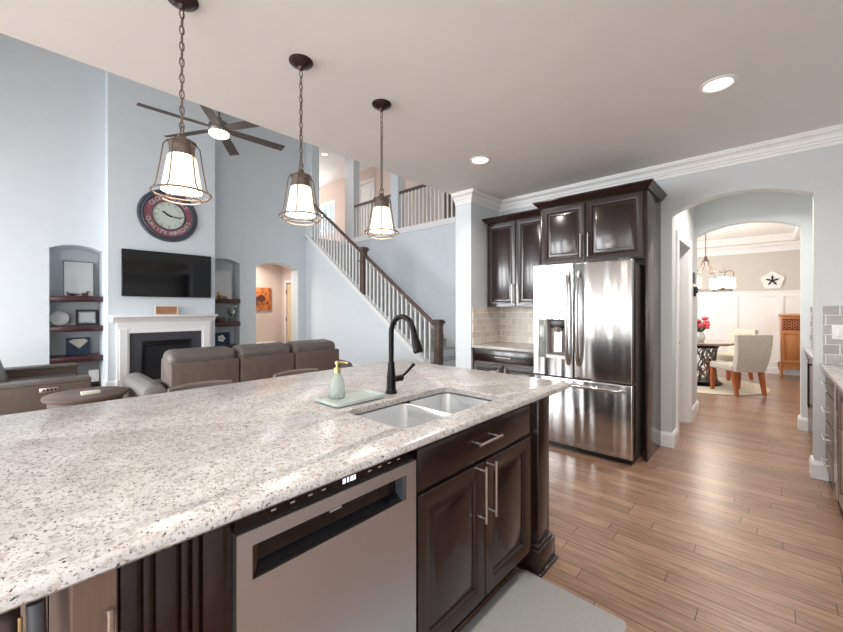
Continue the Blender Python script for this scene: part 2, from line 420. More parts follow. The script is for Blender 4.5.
# ------------------------------------------------------------------ the setting
CZ = 2.743; XK = -2.85; XR = .95; YF = 4.33; UP = 5.75
def wall_with_holes(axis, a0, a1, z0, z1, t0, t1, holes):
    """upright slab; axis 'y': spans x a0..a1, thick y t0..t1; axis 'x': spans y, thick x"""
    mb = MB()
    def bx(p0, p1, q0, q1):
        if p1-p0 < 1e-4 or q1-q0 < 1e-4: return
        if axis == 'y': mb.box(p0, p1, t0, t1, q0, q1)
        else: mb.box(t0, t1, p0, p1, q0, q1)
    cuts = sorted({a0, a1} | {h[0] for h in holes} | {h[1] for h in holes})
    for p, q in zip(cuts, cuts[1:]):
        hs = sorted([h for h in holes if h[0] <= p+1e-6 and h[1] >= q-1e-6], key=lambda h: h[2])
        z = z0
        for h in hs: bx(p, q, z, h[2]); z = h[3]
        bx(p, q, z, z1)
    return mb
struct('floor', MB().box(-14.2, 1.1, -4.1, 10.85, -.06, 0), 'floor')
struct('ceiling', MB().box(XK, XR+.1, -4.1, 6.07, CZ, 3.05), 'ceiling')
struct('ceiling_upper', MB().box(-14.2, XK+.1, -4.1, 7.65, UP, UP+.1), 'ceiling')
# wall with the kitchen arch
mb = MB(); ar = arch(-.69, .265, 2.275, 2.39)
mb.prism([(-2.614, 0), (-.69, 0)]+ar+[(.265, 0), (XR+.1, 0), (XR+.1, CZ), (-2.614, CZ)], 'y', YF, YF+.13)
struct('wall_back', mb, 'wall_kitchen')
struct('wall_partition', MB().box(-2.845, -2.614, 3.695, 6.3, 0, CZ), 'wall')
struct('wall_right', wall_with_holes('x', -4.1, 6.07, 0, CZ, XR, XR+.1, [(-3.7, -1.1, .55, 2.4)]), 'wall_kitchen')
struct('wall_above_kitchen', MB().box(XK, XK+.1, -4.1, 7.6, 3.05, UP), 'wall')
# rear wall behind the camera with windows
WH = [(-7.9, -6.9, .6, 2.6), (-6.3, -5.1, .6, 2.6), (-4.5, -3.5, .6, 2.6), (-7.9, -6.9, 3.2, 4.6), (-6.3, -5.1, 3.2, 4.6), (-4.5, -3.5, 3.2, 4.6), (-2.3, .5, .25, 2.35)]
struct('wall_rear', wall_with_holes('y', -8.9, XR+.1, 0, UP, -4.12, -4.0, WH), 'wall')
def window(n, axis, a0, a1, z0, z1, t, muntins=1):
    fr = MB(); w = .05
    def bx(m, p0, p1, q0, q1, d0, d1):
        if axis == 'y': m.box(p0, p1, t+d0, t+d1, q0, q1)
        else: m.box(t+d0, t+d1, p0, p1, q0, q1)
    bx(fr, a0, a0+w, z0, z1, -.04, .04); bx(fr, a1-w, a1, z0, z1, -.04, .04)
    bx(fr, a0+w, a1-w, z0, z0+w, -.04, .04); bx(fr, a0+w, a1-w, z1-w, z1, -.04, .04)
    for k in range(1, muntins+1):
        x = a0+(a1-a0)*k/(muntins+1); bx(fr, x-.015, x+.015, z0+w, z1-w, -.03, .03)
    o = struct('window_%d' % n, fr, 'trim')
    g = MB(); bx(g, a0+w, a1-w, z0+w, z1-w, -.004, .004); obj('window_pane', g, 'glass', o, False)
for i, h in enumerate(WH): window(i+1, 'y', *h, -4.06, 2 if i == 6 else 1)

window(10, 'x', -3.7, -1.1, .55, 2.4, XR+.05, 2)  # unseen side window, added to go with the nook fill
# living room left wall: two arched niches and an arched doorway
XL = -8.55
mb = MB()
XN = -8.35
poly = [(-4.1, 0), (.352, 0)]+arch(.352, 1.006, 2.317, 2.395)+[(1.006, 0), (1.03, 0), (1.03, UP), (-4.1, UP)]
mb.prism(poly, 'x', XL-.35, XN); struct('wall_left', mb, 'wall')
mb = MB(); poly = [(2.67, 0)]+arch(2.67, 3.34, 2.34, 2.42)+[(3.34, 0), (3.70, 0)]+arch(3.70, 4.735, 2.30, 2.44)+[(4.735, 0), (5.05, 0), (5.05, UP), (2.67, UP)]
mb.prism(poly, 'x', XL-.35, XL); struct('wall_left_far', mb, 'wall')
mb = MB().box(XL-.42, XL-.35, .2, 1.03, 0, 2.6); mb.box(XL-.42, XL-.35, 2.67, 3.5, 0, 2.6); struct('wall_niche', mb, 'wall')
# chimney breast with an opening for the firebox
mb = MB(); mb.prism([(1.03, 0), (1.45, 0), (1.45, .79), (2.27, .79), (2.27, 0), (2.67, 0), (2.67, UP), (1.03, UP)], 'x', XL-.04, -8.05)
struct('wall_chimney', mb, 'wall')
# side hall seen through the arched doorway
mb = MB().box(-10.1, -10.0, 2.9, 5.12, 0, 2.7); struct('wall_hall', mb, 'beige')
mb = wall_with_holes('y', -10.0, XL-.35, 0, 2.7, 5.05, 5.12, [(-9.75, -9.05, 0, 2.05)]); struct('wall_hall_side', mb, 'beige')
struct('wall_hall_end', MB().box(-10.0, XL-.35, 2.83, 2.9, 0, 2.7), 'beige')
struct('ceiling_hall', MB().box(-10.1, XL-.35, 2.83, 5.12, 2.7, 2.76), 'ceiling')
mb = MB()
fr = FY(5.05)
for a0, a1, b0, b1 in ((-9.83, -9.75, 0, 2.05), (-9.05, -8.97, 0, 2.05), (-9.83, -8.97, 2.05, 2.13)): mb.box(a0, a1, 5.03, 5.05, b0, b1)
struct('trim_1', mb, 'trim')
d = struct('door_1', MB().nested(-9.75, -9.05, .01, 2.05, panel_rings(.1, .035), FY(5.085)), 'doorwarm')
k = MB().sphere((-9.12, 5.01, .95), .028); k.cyl((-9.12, 5.075, .95), (-9.12, 5.0, .95), .012); obj('door_knob', k, 'bronze', d)
for z in (.3, 1.05, 1.8): obj('hinge', MB().cyl((-9.75, 5.045, z-.05), (-9.75, 5.045, z+.05), .01), 'bronze', d)

# stair: knee wall, post, wall under the loft, loft
YS = 4.95
SL = lambda x: .34+.705*(-4.44-x)          # line of the stringer trim
mb = MB(); mb.prism([(-8.6, 0), (-4.33, 0), (-4.33, SL(-4.33)-.06), (-8.6, SL(-8.6)-.06)], 'y', YS, YS+.09)
struct('wall_stair', mb, 'wall')
struct('wall_post', MB().box(-8.6, -8.26, YS, YS+.2, 3.1, UP), 'wall')
struct('wall_under_loft', MB().box(-9.9, -2.845, 6.3, 6.42, 0, 3.16), 'wall')
mb = MB(); mb.prism([(-8.78, 3.25), (-8.38, 3.25), (-8.38, UP), (-8.78, UP)], 'y', 6.3, 6.5); struct('wall_column', mb, 'wall')
struct('wall_column_right', MB().box(-6.85, -6.6, 6.28, 6.55, 3.2, UP), 'wall')
mb = MB().box(-14, -2.75, 6.42, 7.6, 3.1, 3.25); mb.box(-14, -8.9, 5.12, 6.42, 3.1, 3.25); struct('floor_loft', mb, 'carpet')
struct('trim_2', MB().box(-8.9, -2.845, 6.27, 6.42, 3.16, 3.285), 'trim')
struct('wall_loft', wall_with_holes('y', -14, -2.75, 3.25, UP, 7.5, 7.6, [(-12.0, -11.05, 4.0, 5.15), (-9.75, -9.0, 3.25, 5.3)]), 'beige')
window(8, 'y', -12.0, -11.05, 4.0, 5.15, 7.55)
struct('wall_loft_left', MB().box(-14.1, -14, 4.9, 7.6, 3.1, UP), 'beige')
struct('wall_loft_near', MB().box(-14, -8.9, 5.0, 5.1, 3.1, UP), 'beige')
mb = MB()
for a0, a1, b0, b1 in ((-9.85, -9.75, 3.25, 5.3), (-9.0, -8.9, 3.25, 5.3), (-9.85, -8.9, 5.3, 5.4)): mb.box(a0, a1, 7.48, 7.5, b0, b1)
struct('trim_3', mb, 'trim')
d = struct('door_2', MB().nested(-9.75, -9.0, 3.26, 5.3, panel_rings(.1, .035), FY(7.52)), 'trim')
obj('door_knob', MB().sphere((-9.08, 7.45, 4.2), .03), 'chrome', d)

# pantry passage and dining room
mb = wall_with_holes('x', YF+.13, 5.93, 0, CZ, -.80, -.69, [(4.62, 5.41, 0, 2.06)]); struct('wall_passage', mb, 'wall_kitchen')
mb = MB(); ar = arch(-.69, .263, 2.275, 2.39)
mb.prism([(-3.1, 0), (-.69, 0)]+ar+[(.263, 0), (XR+.1, 0), (XR+.1, CZ), (-3.1, CZ)], 'y', 5.93, 6.07); struct('wall_dining', mb, 'wall')
mb = wall_with_holes('y', -1.75, -.80, 0, CZ, 5.42, 5.5, []); mb.box(-1.85, -1.75, 4.46, 5.5, 0, CZ); struct('wall_closet', mb, 'wall_kitchen')
struct('ceiling_closet', MB().box(-1.85, -.8, 4.46, 5.5, 2.4, 2.45), 'ceiling')
d = struct('door_3', MB().nested(-1.5, -.735, .01, 2.02, panel_rings(.1, .035), FY(5.41)), 'trim')
k = MB().sphere((-.80, 5.345, .94), .028); k.cyl((-.80, 5.41, .94), (-.80, 5.34, .94), .011); k.cyl((-.80, 5.41, .94), (-.80, 5.40, .94), .03); obj('door_knob', k, 'pewter', d)
mb = MB()
for y0, y1, z0, z1 in ((4.53, 4.62, 0, 2.06), (5.41, 5.49, 0, 2.06), (4.53, 5.49, 2.06, 2.15)): mb.box(-.69, -.672, y0, y1, z0, z1, .003)
mb.box(-.80, -.69, 5.39, 5.41, 0, 2.06); mb.box(-.80, -.69, 4.62, 4.64, 0, 2.06)
struct('trim_4', mb, 'trim')
DY = 10.7; DX0, DX1 = -3.0, .85; DZ = 2.70
struct('wall_dining_far', MB().box(DX0-.1, DX1+.1, DY, DY+.1, 0, 2.9), 'greige')
struct('wall_dining_left', wall_with_holes('x', 6.07, DY, 0, 2.9, DX0-.1, DX0, [(7.2, 9.6, .7, 2.4)]), 'greige')
window(9, 'x', 7.2, 9.6, .7, 2.4, DX0-.05, 2)
struct('wall_dining_right', MB().box(DX1, DX1+.1, 6.07, DY, 0, 2.9), 'greige')
mb = MB(); T0, T1, U0, U1 = -2.4, .36, 6.6, 10.32
mb.box(DX0, T0, 6.07, DY, DZ, DZ+.14); mb.box(T1, DX1, 6.07, DY, DZ, DZ+.14); mb.box(T0, T1, 6.07, U0, DZ, DZ+.14); mb.box(T0, T1, U1, DY, DZ, DZ+.14)
mb.box(DX0-.1, DX1+.1, 6.07, DY+.1, DZ+.14, DZ+.24); struct('ceiling_dining', mb, 'ceiling')
# crown mouldings: mitred sweeps; the room lies to the right of the path
def crown(name, path, top, prof, parent=None, m='trim'):
    P = [Vector((p[0], p[1], 0)) for p in path]; rows = []
    dirs = [(b-a).normalized() for a, b in zip(P, P[1:])]
    for i, p in enumerate(P):
        d0 = dirs[max(i-1, 0)]; d1 = dirs[min(i, len(dirs)-1)]
        n0 = Vector((d0.y, -d0.x, 0)); n1 = Vector((d1.y, -d1.x, 0)); mi = (n0+n1)/(1+n0.dot(n1))
        rows.append([p+mi*a+Vector((0, 0, top-b)) for a, b in prof])
    mb = MB(); mb.ring(rows, True, True); bmesh.ops.recalc_face_normals(mb.b, faces=mb.b.faces)
    if name.startswith('trim'): return struct(name, mb, m, parent)
    return obj(name, mb, m, parent, False)
CP = [(0, 0), (.10, 0), (.10, .016), (.088, .018), (.086, .028), (.066, .036), (.05, .052), (.042, .074), (.028, .078), (.026, .092), (.014, .096), (.012, .122), (0, .122)]
crown('trim_5', [(-2.845, 3.695), (-2.614, 3.695), (-2.614, YF), (XR, YF), (XR, -4.0)], CZ, CP)
crown('trim_6', [(DX0, 6.07), (DX0, DY), (DX1, DY), (DX1, 6.07)], DZ, [(a*1.25, b*1.35) for a, b in CP])
# wainscot of the dining room
mb = MB(); mb.box(DX0, DX1, DY-.012, DY, .14, 1.66); mb.box(DX0, DX1, DY-.05, DY, 1.69, 1.72, .004); mb.box(DX0, DX1, DY-.03, DY, 1.60, 1.69)
for x in (-2.7, -1.98, -1.26, -.54, .18): mb.box(x-.045, x+.045, DY-.03, DY, .14, 1.6)
mb.box(DX0, DX1, DY-.03, DY, .14, .25); struct('trim_7', mb, 'trim')
# baseboards
BP = [(0, .0), (.012, .0), (.018, .02), (.018, .16), (0, .16)]
def bb(name, paths):
    mb = MB()
    for path in paths:
        P = [Vector((p[0], p[1], 0)) for p in path]; dirs = [(b-a).normalized() for a, b in zip(P, P[1:])]; rows = []
        for i, p in enumerate(P):
            d0 = dirs[max(i-1, 0)]; d1 = dirs[min(i, len(dirs)-1)]
            n0 = Vector((d0.y, -d0.x, 0)); n1 = Vector((d1.y, -d1.x, 0)); mi = (n0+n1)/(1+n0.dot(n1))
            rows.append([p+mi*a+Vector((0, 0, b)) for a, b in ((0, .14), (.01, .14), (.021, .112), (.021, 0), (0, 0))])
        t = MB(); t.ring(rows, True, True); bmesh.ops.recalc_face_normals(t.b, faces=t.b.faces); mb._join(t.b)
    struct('baseboard_'+name, mb, 'trim')
bb('arch_left', [[(-.785, YF), (-.69, YF), (-.69, YF+.13), (-.69, 4.53)]])
bb('arch_right', [[(.265, YF+.13), (.265, YF), (.345, YF)]])
bb('passage', [[(-.69, 5.49), (-.69, 6.07), (-.80, 6.07)]])
bb('dining_arch', [[(.263, 6.07), (.263, 5.93), (.32, 5.93)]])
bb('dining_far', [[(DX0, DY-.012), (DX1, DY-.012)]])
bb('left', [[(XN, -4.0), (XN, .352)], [(XN, 1.006), (XN, 1.03), (-8.05, 1.03), (-8.05, 1.14)], [(XL-.35, .352), (XL-.35, 1.006)]])
bb('left_far', [[(-8.05, 2.6), (-8.05, 2.67)], [(XL, 3.34), (XL, 3.70)], [(XL, 4.735), (XL, YS), (-4.33, YS)], [(-10, 2.9), (-10, 5.05)]])
bb('partition', [[(-2.845, 6.3), (-2.845, 3.695), (-2.614, 3.695), (-2.614, 3.72)]])
bb('rear', [[(-2.4, -4.0), (-8.5, -4.0)]])

# ------------------------------------------------------------------ stair and loft railing
st = thing('staircase', 'white baluster staircase with walnut handrail rising to the loft', 'staircase', (-4.25, YS, 0))
mb = MB(); mb.prism([(-8.6, SL(-8.6)-.07), (-4.33, SL(-4.33)-.07), (-4.33, SL(-4.33)+.03), (-8.6, SL(-8.6)+.03)], 'y', YS-.02, YS+.11); obj('stringer_cap', mb, 'trim', st, False)
for i in range(17):
    x = -4.35-.25*i; z = .18*(i+1)
    m_ = MB().box(x-.27, x+.02, YS+.12, 6.265, z-.03, z, .012); t_ = obj('tread', m_, 'carpet', st)
    obj('riser', MB().box(x-.03, x, YS+.12, 6.265, z-.18, z-.03), 'carpet' if i > 2 else 'trim', t_, False)
mb = MB(); mb.prism([(-8.6, SL(-8.6)+.02), (-4.2, SL(-4.2)+.10), (-4.2, 0.0), (-4.5, 0.0), (-8.6, SL(-8.6)-.5)], 'y', 6.27, 6.295); obj('skirt_board', mb, 'trim', st, False)
RL = lambda x: 1.07+.722*(-4.31-x)
prof = [(-.03, -.03), (.03, -.03), (.036, .0), (.03, .03), (.0, .042), (-.03, .03), (-.036, 0)]
def railing(x0, z0, x1, z1, y):
    t = MB(); t.ring([[Vector((x, y+a, z+b)) for a, b in prof] for x, z in ((x0, z0), (x1, z1))], True, True)
    bmesh.ops.recalc_face_normals(t.b, faces=t.b.faces); return t
obj('handrail', railing(-8.55, RL(-8.55), -6.36, RL(-6.36), YS+.045), 'rail', st, False)
obj('handrail', railing(-6.24, RL(-6.24), -4.28, RL(-4.28), YS+.045), 'rail', st, False)
def newel(x, z0, z1, y):
    t = MB(); w = .06
    t.box(x-w, x+w, y-w, y+w, z0, z1-.10, .006); t.box(x-w-.012, x+w+.012, y-w-.012, y+w+.012, z1-.30, z1-.275, .004)
    t.box(x-w-.008, x+w+.008, y-w-.008, y+w+.008, z1-.10, z1-.07, .004); t.box(x-w-.028, x+w+.028, y-w-.028, y+w+.028, z1-.07, z1-.025, .008); t.box(x-w-.012, x+w+.012, y-w-.012, y+w+.012, z1-.025, z1, .01)
    return t
obj('newel_post', newel(-4.22, 0, 1.16, YS+.045), 'rail', st, False)
obj('newel_post', newel(-6.3, SL(-6.3)-.05, RL(-6.3)+.14, YS+.045), 'rail', st, False)
def baluster(x, y, z0, z1, w=.016):
    t = MB(); t.box(x-w, x+w, y-w, y+w, z0, z1, .003, 1); return t
x = -4.42
while x > -8.2:
    if abs(x+6.3) > .09: obj('baluster', baluster(x, YS+.045, SL(x)+.0, RL(x)-.02), 'trim', st, False)
    x -= .118
lr = thing('loft_railing', 'white baluster loft railing with dark handrail above the stair', 'railing', (-5.7, 6.36, 3.285))
for x0, x1 in ((-8.38, -6.85), (-6.6, -2.86)):
    obj('handrail', railing(x0, 4.17, x1, 4.17, 6.36), 'rail', lr, False)
    n = int((x1-x0)/.118)
    for i in range(n): obj('baluster', baluster(x0+.06+i*(x1-x0-.06)/n, 6.36, 3.285, 4.15), 'trim', lr, False)
w = thing('tall_cabinet', 'brown wooden cabinet standing behind the loft railing', 'cabinet', (-5.3, 7.25, 3.25))
mb = MB().box(-5.75, -4.85, 7.02, 7.48, 3.33, 4.75, .01); obj('body', mb, 'tablewood', w)
for a0, a1 in ((-5.72, -5.31), (-5.29, -4.88)): obj('door', MB().nested(a0, a1, 3.4, 4.68, panel_rings(.06, .02), FY(7.0)), 'tablewood', w)
for x in (-5.7, -4.9):
    for y in (7.07, 7.43): obj('leg', MB().box(x-.03, x+.03, y-.03, y+.03, 3.25, 3.33), 'tablewood', w)

# ------------------------------------------------------------------ kitchen: fridge wall
def cab_crown(root, x0, x1, yf, yb, z, left=True, right=True, m='espresso'):
    prof = [(0, 0), (.055, 0), (.055, .012), (.045, .02), (.02, .05), (.012, .062), (0, .062)]
    path = ([(x0, yb if left is True else left)] if left else [])+[(x0, yf), (x1, yf)]+([(x1, yb)] if right else [])
    # room side must lie to the right of the path: walk from left back to right back
    P = [Vector((p[0], p[1], 0)) for p in path]; dirs = [(b-a).normalized() for a, b in zip(P, P[1:])]; rows = []
    for i, p in enumerate(P):
        d0 = dirs[max(i-1, 0)]; d1 = dirs[min(i, len(dirs)-1)]
        n0 = Vector((d0.y, -d0.x, 0)); n1 = Vector((d1.y, -d1.x, 0)); mi = (n0+n1)/(1+n0.dot(n1))
        rows.append([p+mi*a+Vector((0, 0, z-b)) for a, b in prof])
    mb = MB(); mb.ring(rows, True, True); bmesh.ops.recalc_face_normals(mb.b, faces=mb.b.faces)
    mb.box(x0, x1, yf, yb, z-.02, z-.002)
    return obj('crown_molding', mb, m, root, False)
def door(root, fr, a0, a1, b0, b1, p=None, m='espresso', rings=None, name='door', hm='chrome'):
    d = obj(name, MB().nested(a0, a1, b0, b1, rings or panel_rings(), fr), m, root)
    if p: obj('handle', pull(fr, *p), hm, d)
    return d
# tall fridge enclosure with the cabinet above
e = thing('over_fridge_cabinet', 'large dark two-door cabinet above the refrigerator with tall side panels', 'cabinet', (-1.28, 4.0, 0))
obj('side_panel', MB().box(-.805, -.782, 3.77, YF-.004, 0, 2.40, .002), 'espresso', e)
obj('side_panel', MB().box(-1.778, -1.757, 3.77, YF-.004, 0, 2.40, .002), 'espresso', e)
obj('body', MB().box(-1.757, -.805, 3.77, YF-.005, 1.80, 2.40), 'espresso', e)
F = FY(3.75)
door(e, F, -1.75, -1.312, 1.81, 2.39, (-1.345, 1.87, -1.345, 2.06)); door(e, F, -1.306, -.812, 1.81, 2.39, (-1.275, 1.87, -1.275, 2.06))
cab_crown(e, -1.778, -.782, 3.76, YF-.005, 2.465, 3.92, True)
# corner wall cabinet
e = thing('wall_cabinet', 'dark two-door wall cabinet hanging over the tiled corner counter', 'cabinet', (-2.18, 4.16, 1.37))
obj('body', MB().box(-2.572, -1.785, 4.0, YF-.005, 1.37, 2.40), 'espresso', e)
F = FY(3.98)
door(e, F, -2.57, -2.182, 1.375, 2.39, (-2.215, 1.43, -2.215, 1.62)); door(e, F, -2.176, -1.787, 1.375, 2.39, (-2.142, 1.43, -2.142, 1.62))
cab_crown(e, -2.572, -1.784, 3.985, YF-.005, 2.46, True, False)
# corner base cabinet
e = thing('base_cabinet', 'dark base cabinet with one wide drawer under the tiled corner counter', 'cabinet', (-2.19, 4.0, 0))
obj('body', MB().box(-2.612, -1.78, 3.73, YF-.005, .11, .884), 'espresso', e); obj('toe_kick', MB().box(-2.612, -1.78, 3.80, YF-.01, 0, .11), 'black', e)
F = FY(3.71)
door(e, F, -2.59, -1.79, .735, .868, (-2.26, .80, -2.10, .80), rings=slab_rings(), name='drawer')
door(e, F, -2.59, -2.195, .13, .715, (-2.23, .50, -2.23, .66)); door(e, F, -2.185, -1.79, .13, .715, (-2.15, .50, -2.15, .66))
t = tag(obj('countertop', MB().box(-2.613, -1.78, 3.685, YF-.003, .885, .915, .004), 'granite'), 'small light granite countertop in the corner left of the refrigerator', 'countertop')
mb = MB().box(-2.6, -1.78, YF-.011, YF-.001, .916, 1.369)
tag(obj('backsplash', mb, 'tile_y', None, False), 'beige travertine brick-tile backsplash on the wall beneath the dark wall cabinet', 'backsplash')
tag(obj('backsplash', MB().box(-2.613, -2.602, 3.72, YF-.001, .916, 1.369), 'tile_x', None, False), 'narrow travertine brick-tile backsplash on the side wall left of the corner counter', 'backsplash')

# refrigerator
e = thing('refrigerator', 'stainless steel french-door refrigerator with ice and water dispenser', 'refrigerator', (-1.3, 3.95, 0))
L, R_, SP, YD = -1.742, -.846, -1.345, 3.55
obj('body', MB().box(L+.012, R_-.012, 3.66, 4.28, .03, 1.755, .006), 'steelside', e)
obj('kick_grille', MB().box(L+.02, R_-.02, 3.60, 3.66, .0, .045), 'black', e)
DX0_, DX1_, DZ0, DZ1 = -1.69, -1.40, .868, 1.245      # dispenser cut-out
mb = MB()
for a0, a1, b0, b1 in ((L, DX0_, .70, 1.775), (DX1_, SP-.003, .70, 1.775), (DX0_, DX1_, .70, DZ0), (DX0_, DX1_, DZ1, 1.775)):
    mb.box(a0, a1, YD, 3.63, b0, b1)
bmesh.ops.remove_doubles(mb.b, verts=mb.b.verts, dist=1e-5)
ld = obj('door', mb, 'steel', e, False)
def bow(fr, a0, b0, a1, b1, stand, r, m=14):
    pts = []
    for i in range(m+1):
        t = i/m; s = stand*min(1, math.sin(PI*min(max(t, 0), 1))**.35) if 0 < t < 1 else 0
        pts.append(fr(a0+(a1-a0)*t, b0+(b1-b0)*t, s))
    return MB().tube(pts, r, 10)
FF = FY(YD)
obj('handle', bow(FF, SP-.045, .82, SP-.045, 1.70, .06, .0165), 'steel', ld)
rd = obj('door', MB().box(SP+.003, R_, YD, 3.655, .70, 1.775, .012, 3), 'steel', e)
obj('handle', bow(FF, SP+.05, .82, SP+.05, 1.70, .06, .0165), 'steel', rd)
fz = obj('freezer_drawer', MB().box(L, R_, YD, 3.655, .05, .69, .012, 3), 'steel', e)
obj('handle', bow(FF, L+.10, .635, R_-.06, .635, .055, .0165), 'steel', fz)
dp = obj('dispenser', MB().box(DX0_+.08, DX1_, 3.622, 3.634, DZ0, DZ1), 'steelside', e, False)
mb = MB(); mb.box(DX0_+.075, DX0_+.08, YD+.003, 3.63, DZ0, DZ1); mb.box(DX1_-.004, DX1_, YD+.003, 3.63, DZ0, DZ1); mb.box(DX0_+.08, DX1_, YD+.003, 3.63, DZ0, DZ0+.03); obj('recess_frame', mb, 'offwhite', dp, False)
obj('control_panel', MB().box(DX0_, DX0_+.076, YD-.003, YD+.03, DZ0, DZ1, .003), mat('grey_glass_panel', (126,134,130), .12, var=.05), dp)
obj('ice_chute', MB().box(DX0_+.11, DX1_-.03, YD+.02, 3.62, 1.16, DZ1-.002, .006), 'black', dp)
obj('nozzle', MB().cyl((-1.51, 3.585, 1.17), (-1.51, 3.585, 1.12), .035, .024), 'chrome', dp)
mb = MB(); mb.prism([(3.60, 1.14), (3.615, 1.14), (3.621, .93), (3.585, .93)], 'x', -1.545, -1.475); obj('paddle', mb, 'chrome', dp)
obj('drip_tray', MB().box(DX0_+.085, DX1_-.01, YD+.005, 3.615, DZ0+.03, DZ0+.042, .003), 'greymetal', dp)
for x in (L+.07, R_-.07): obj('hinge_cover', MB().box(x-.05, x+.05, 3.57, 3.72, 1.757, 1.79, .006), 'greymetal', e)

# ------------------------------------------------------------------ island
IX0, IX1, IY0, IY1 = -2.30, -.85, -.95, 2.23
SX0, SX1, SY0, SY1 = -1.33, -.961, .945, 1.635
def rrect(x0, x1, y0, y1, r, n=5):
    P = []
    for cx, cy, a in ((x1-r, y1-r, 0), (x0+r, y1-r, 90), (x0+r, y0+r, 180), (x1-r, y0+r, 270)):
        for k in range(n+1):
            t = math.radians(a+90*k/n); P.append((cx+r*math.cos(t), cy+r*math.sin(t)))
    return P
def slab_with_hole(outer, inner, z0, z1, e=.008):
    mb = MB(); b = mb.b
    def off(fn, r): return [Vector((p[0], p[1], 0)) for p in fn(r)]
    def loop(fn, ins, z): return [b.verts.new((p[0], p[1], z)) for p in fn(ins)]
    def side(la, lb):
        n = len(la)
        for i in range(n): b.faces.new((la[i], la[(i+1) % n], lb[(i+1) % n], lb[i]))
    O = [loop(outer, i, z) for i, z in ((e*.6, z0), (0, z0+e*.6), (0, z1-e), (e*.3, z1-e*.3), (e, z1))]
    for a, c in zip(O, O[1:]): side(a, c)
    I = [loop(inner, i, z) for i, z in ((0, z0), (0, z1-.004), (-.004, z1))]
    for a, c in zip(I, I[1:]): side(a, c)
    def fill(l0, l1):
        ed = []
        for l in (l0, l1):
            n = len(l)
            for i in range(n):
                q = b.edges.get((l[i], l[(i+1) % n])) or b.edges.new((l[i], l[(i+1) % n])); ed.append(q)
        bmesh.ops.triangle_fill(b, edges=ed, use_beauty=True)
    fill(O[-1], I[-1]); fill(O[0], I[0])
    bmesh.ops.recalc_face_normals(b, faces=b.faces); return mb
mb = slab_with_hole(lambda i: rrect(IX0+i, IX1-i, IY0+i, IY1-i, .03), lambda i: rrect(SX0+i, SX1-i, SY0+i, SY1-i, .055), .885, .915, .011)
tag(obj('countertop', mb, 'granite'), 'large speckled granite island countertop with the sink cut into it', 'countertop')
# sink: two bowls
e = thing('sink', 'stainless steel double bowl sink set into the island countertop', 'sink', (-1.14, 1.28, .68))
def bowl(x0, x1, y0, y1, zt, zb, r=.05):
    mb = MB(); rings = []
    for ins, z in ((-.004, zt), (0, zt-.004), (.004, zb+.05), (.012, zb+.02), (.035, zb+.002), (.07, zb)):
        rings.append([Vector((p[0], p[1], z)) for p in rrect(x0+ins, x1-ins, y0+ins, y1-ins, max(.02, r-ins*.3))])
    mb.ring(rings, True, False); mb.b.faces.new([v for v in list(mb.b.verts)[-24:]])
    bmesh.ops.recalc_face_normals(mb.b, faces=mb.b.faces); bmesh.ops.reverse_faces(mb.b, faces=mb.b.faces); return mb
YD0 = 1.32
b1 = obj('bowl', bowl(SX0-.006, SX1+.006, SY0-.006, YD0-.008, .88, .70), 'steelsink', e)
b2 = obj('bowl', bowl(SX0-.006, SX1+.006, YD0+.008, SY1+.006, .88, .68), 'steelsink', e)
mb = MB().box(SX0-.01, SX1+.01, YD0-.012, YD0+.012, .82, .879, .01); obj('divider', mb, 'steelsink', e)
for b_, y, z in ((b1, 1.13, .70), (b2, 1.47, .68)): obj('drain', MB().lathe([(.0, .003), (.03, .003), (.042, .006), (.045, .001)], (-1.15, y, z), 20), 'chrome', b_)
# faucet
e = thing('faucet', 'dark bronze gooseneck faucet with side lever behind the sink', 'faucet', (-1.425, 1.31, .915))
fx, fy = -1.425, 1.31
obj('base', MB().lathe([(.03, 0), (.031, .006), (.026, .014), (.024, .03), (.0235, .08), (.019, .125), (.0165, .16)], (fx, fy, .915), 20), 'bronze', e)
pts = [(fx, fy, 1.06), (fx, fy, 1.14), (fx, fy, 1.225)]
for k in range(1, 13):
    t = PI*k/12*.93; pts.append((fx+.08-.08*math.cos(t), fy, 1.225+.085*math.sin(t)))
obj('spout', MB().tube(pts, .0135, 12), 'bronze', e)
p = Vector(pts[-1]); dr = (p-Vector(pts[-2])).normalized()
hd = MB(); hd.cyl(p-dr*.004, p+dr*.03, .0145, .016); hd.cyl(p+dr*.03, p+dr*.105, .0165, .025); hd.cyl(p+dr*.105, p+dr*.112, .025, .021)
obj('spray_head', hd, 'bronze', e)
mb = MB(); mb.cyl((fx, fy+.015, .985), (fx, fy+.065, .985), .017, .017); mb.sphere((fx, fy+.068, .985), .018); mb.tube([(fx, fy+.068, .987), (fx+.005, fy+.10, 1.005), (fx+.01, fy+.135, 1.033), (fx+.012, fy+.155, 1.048)], [.008, .007, .0075, .010], 10)
obj('lever_handle', mb, 'bronze', e)
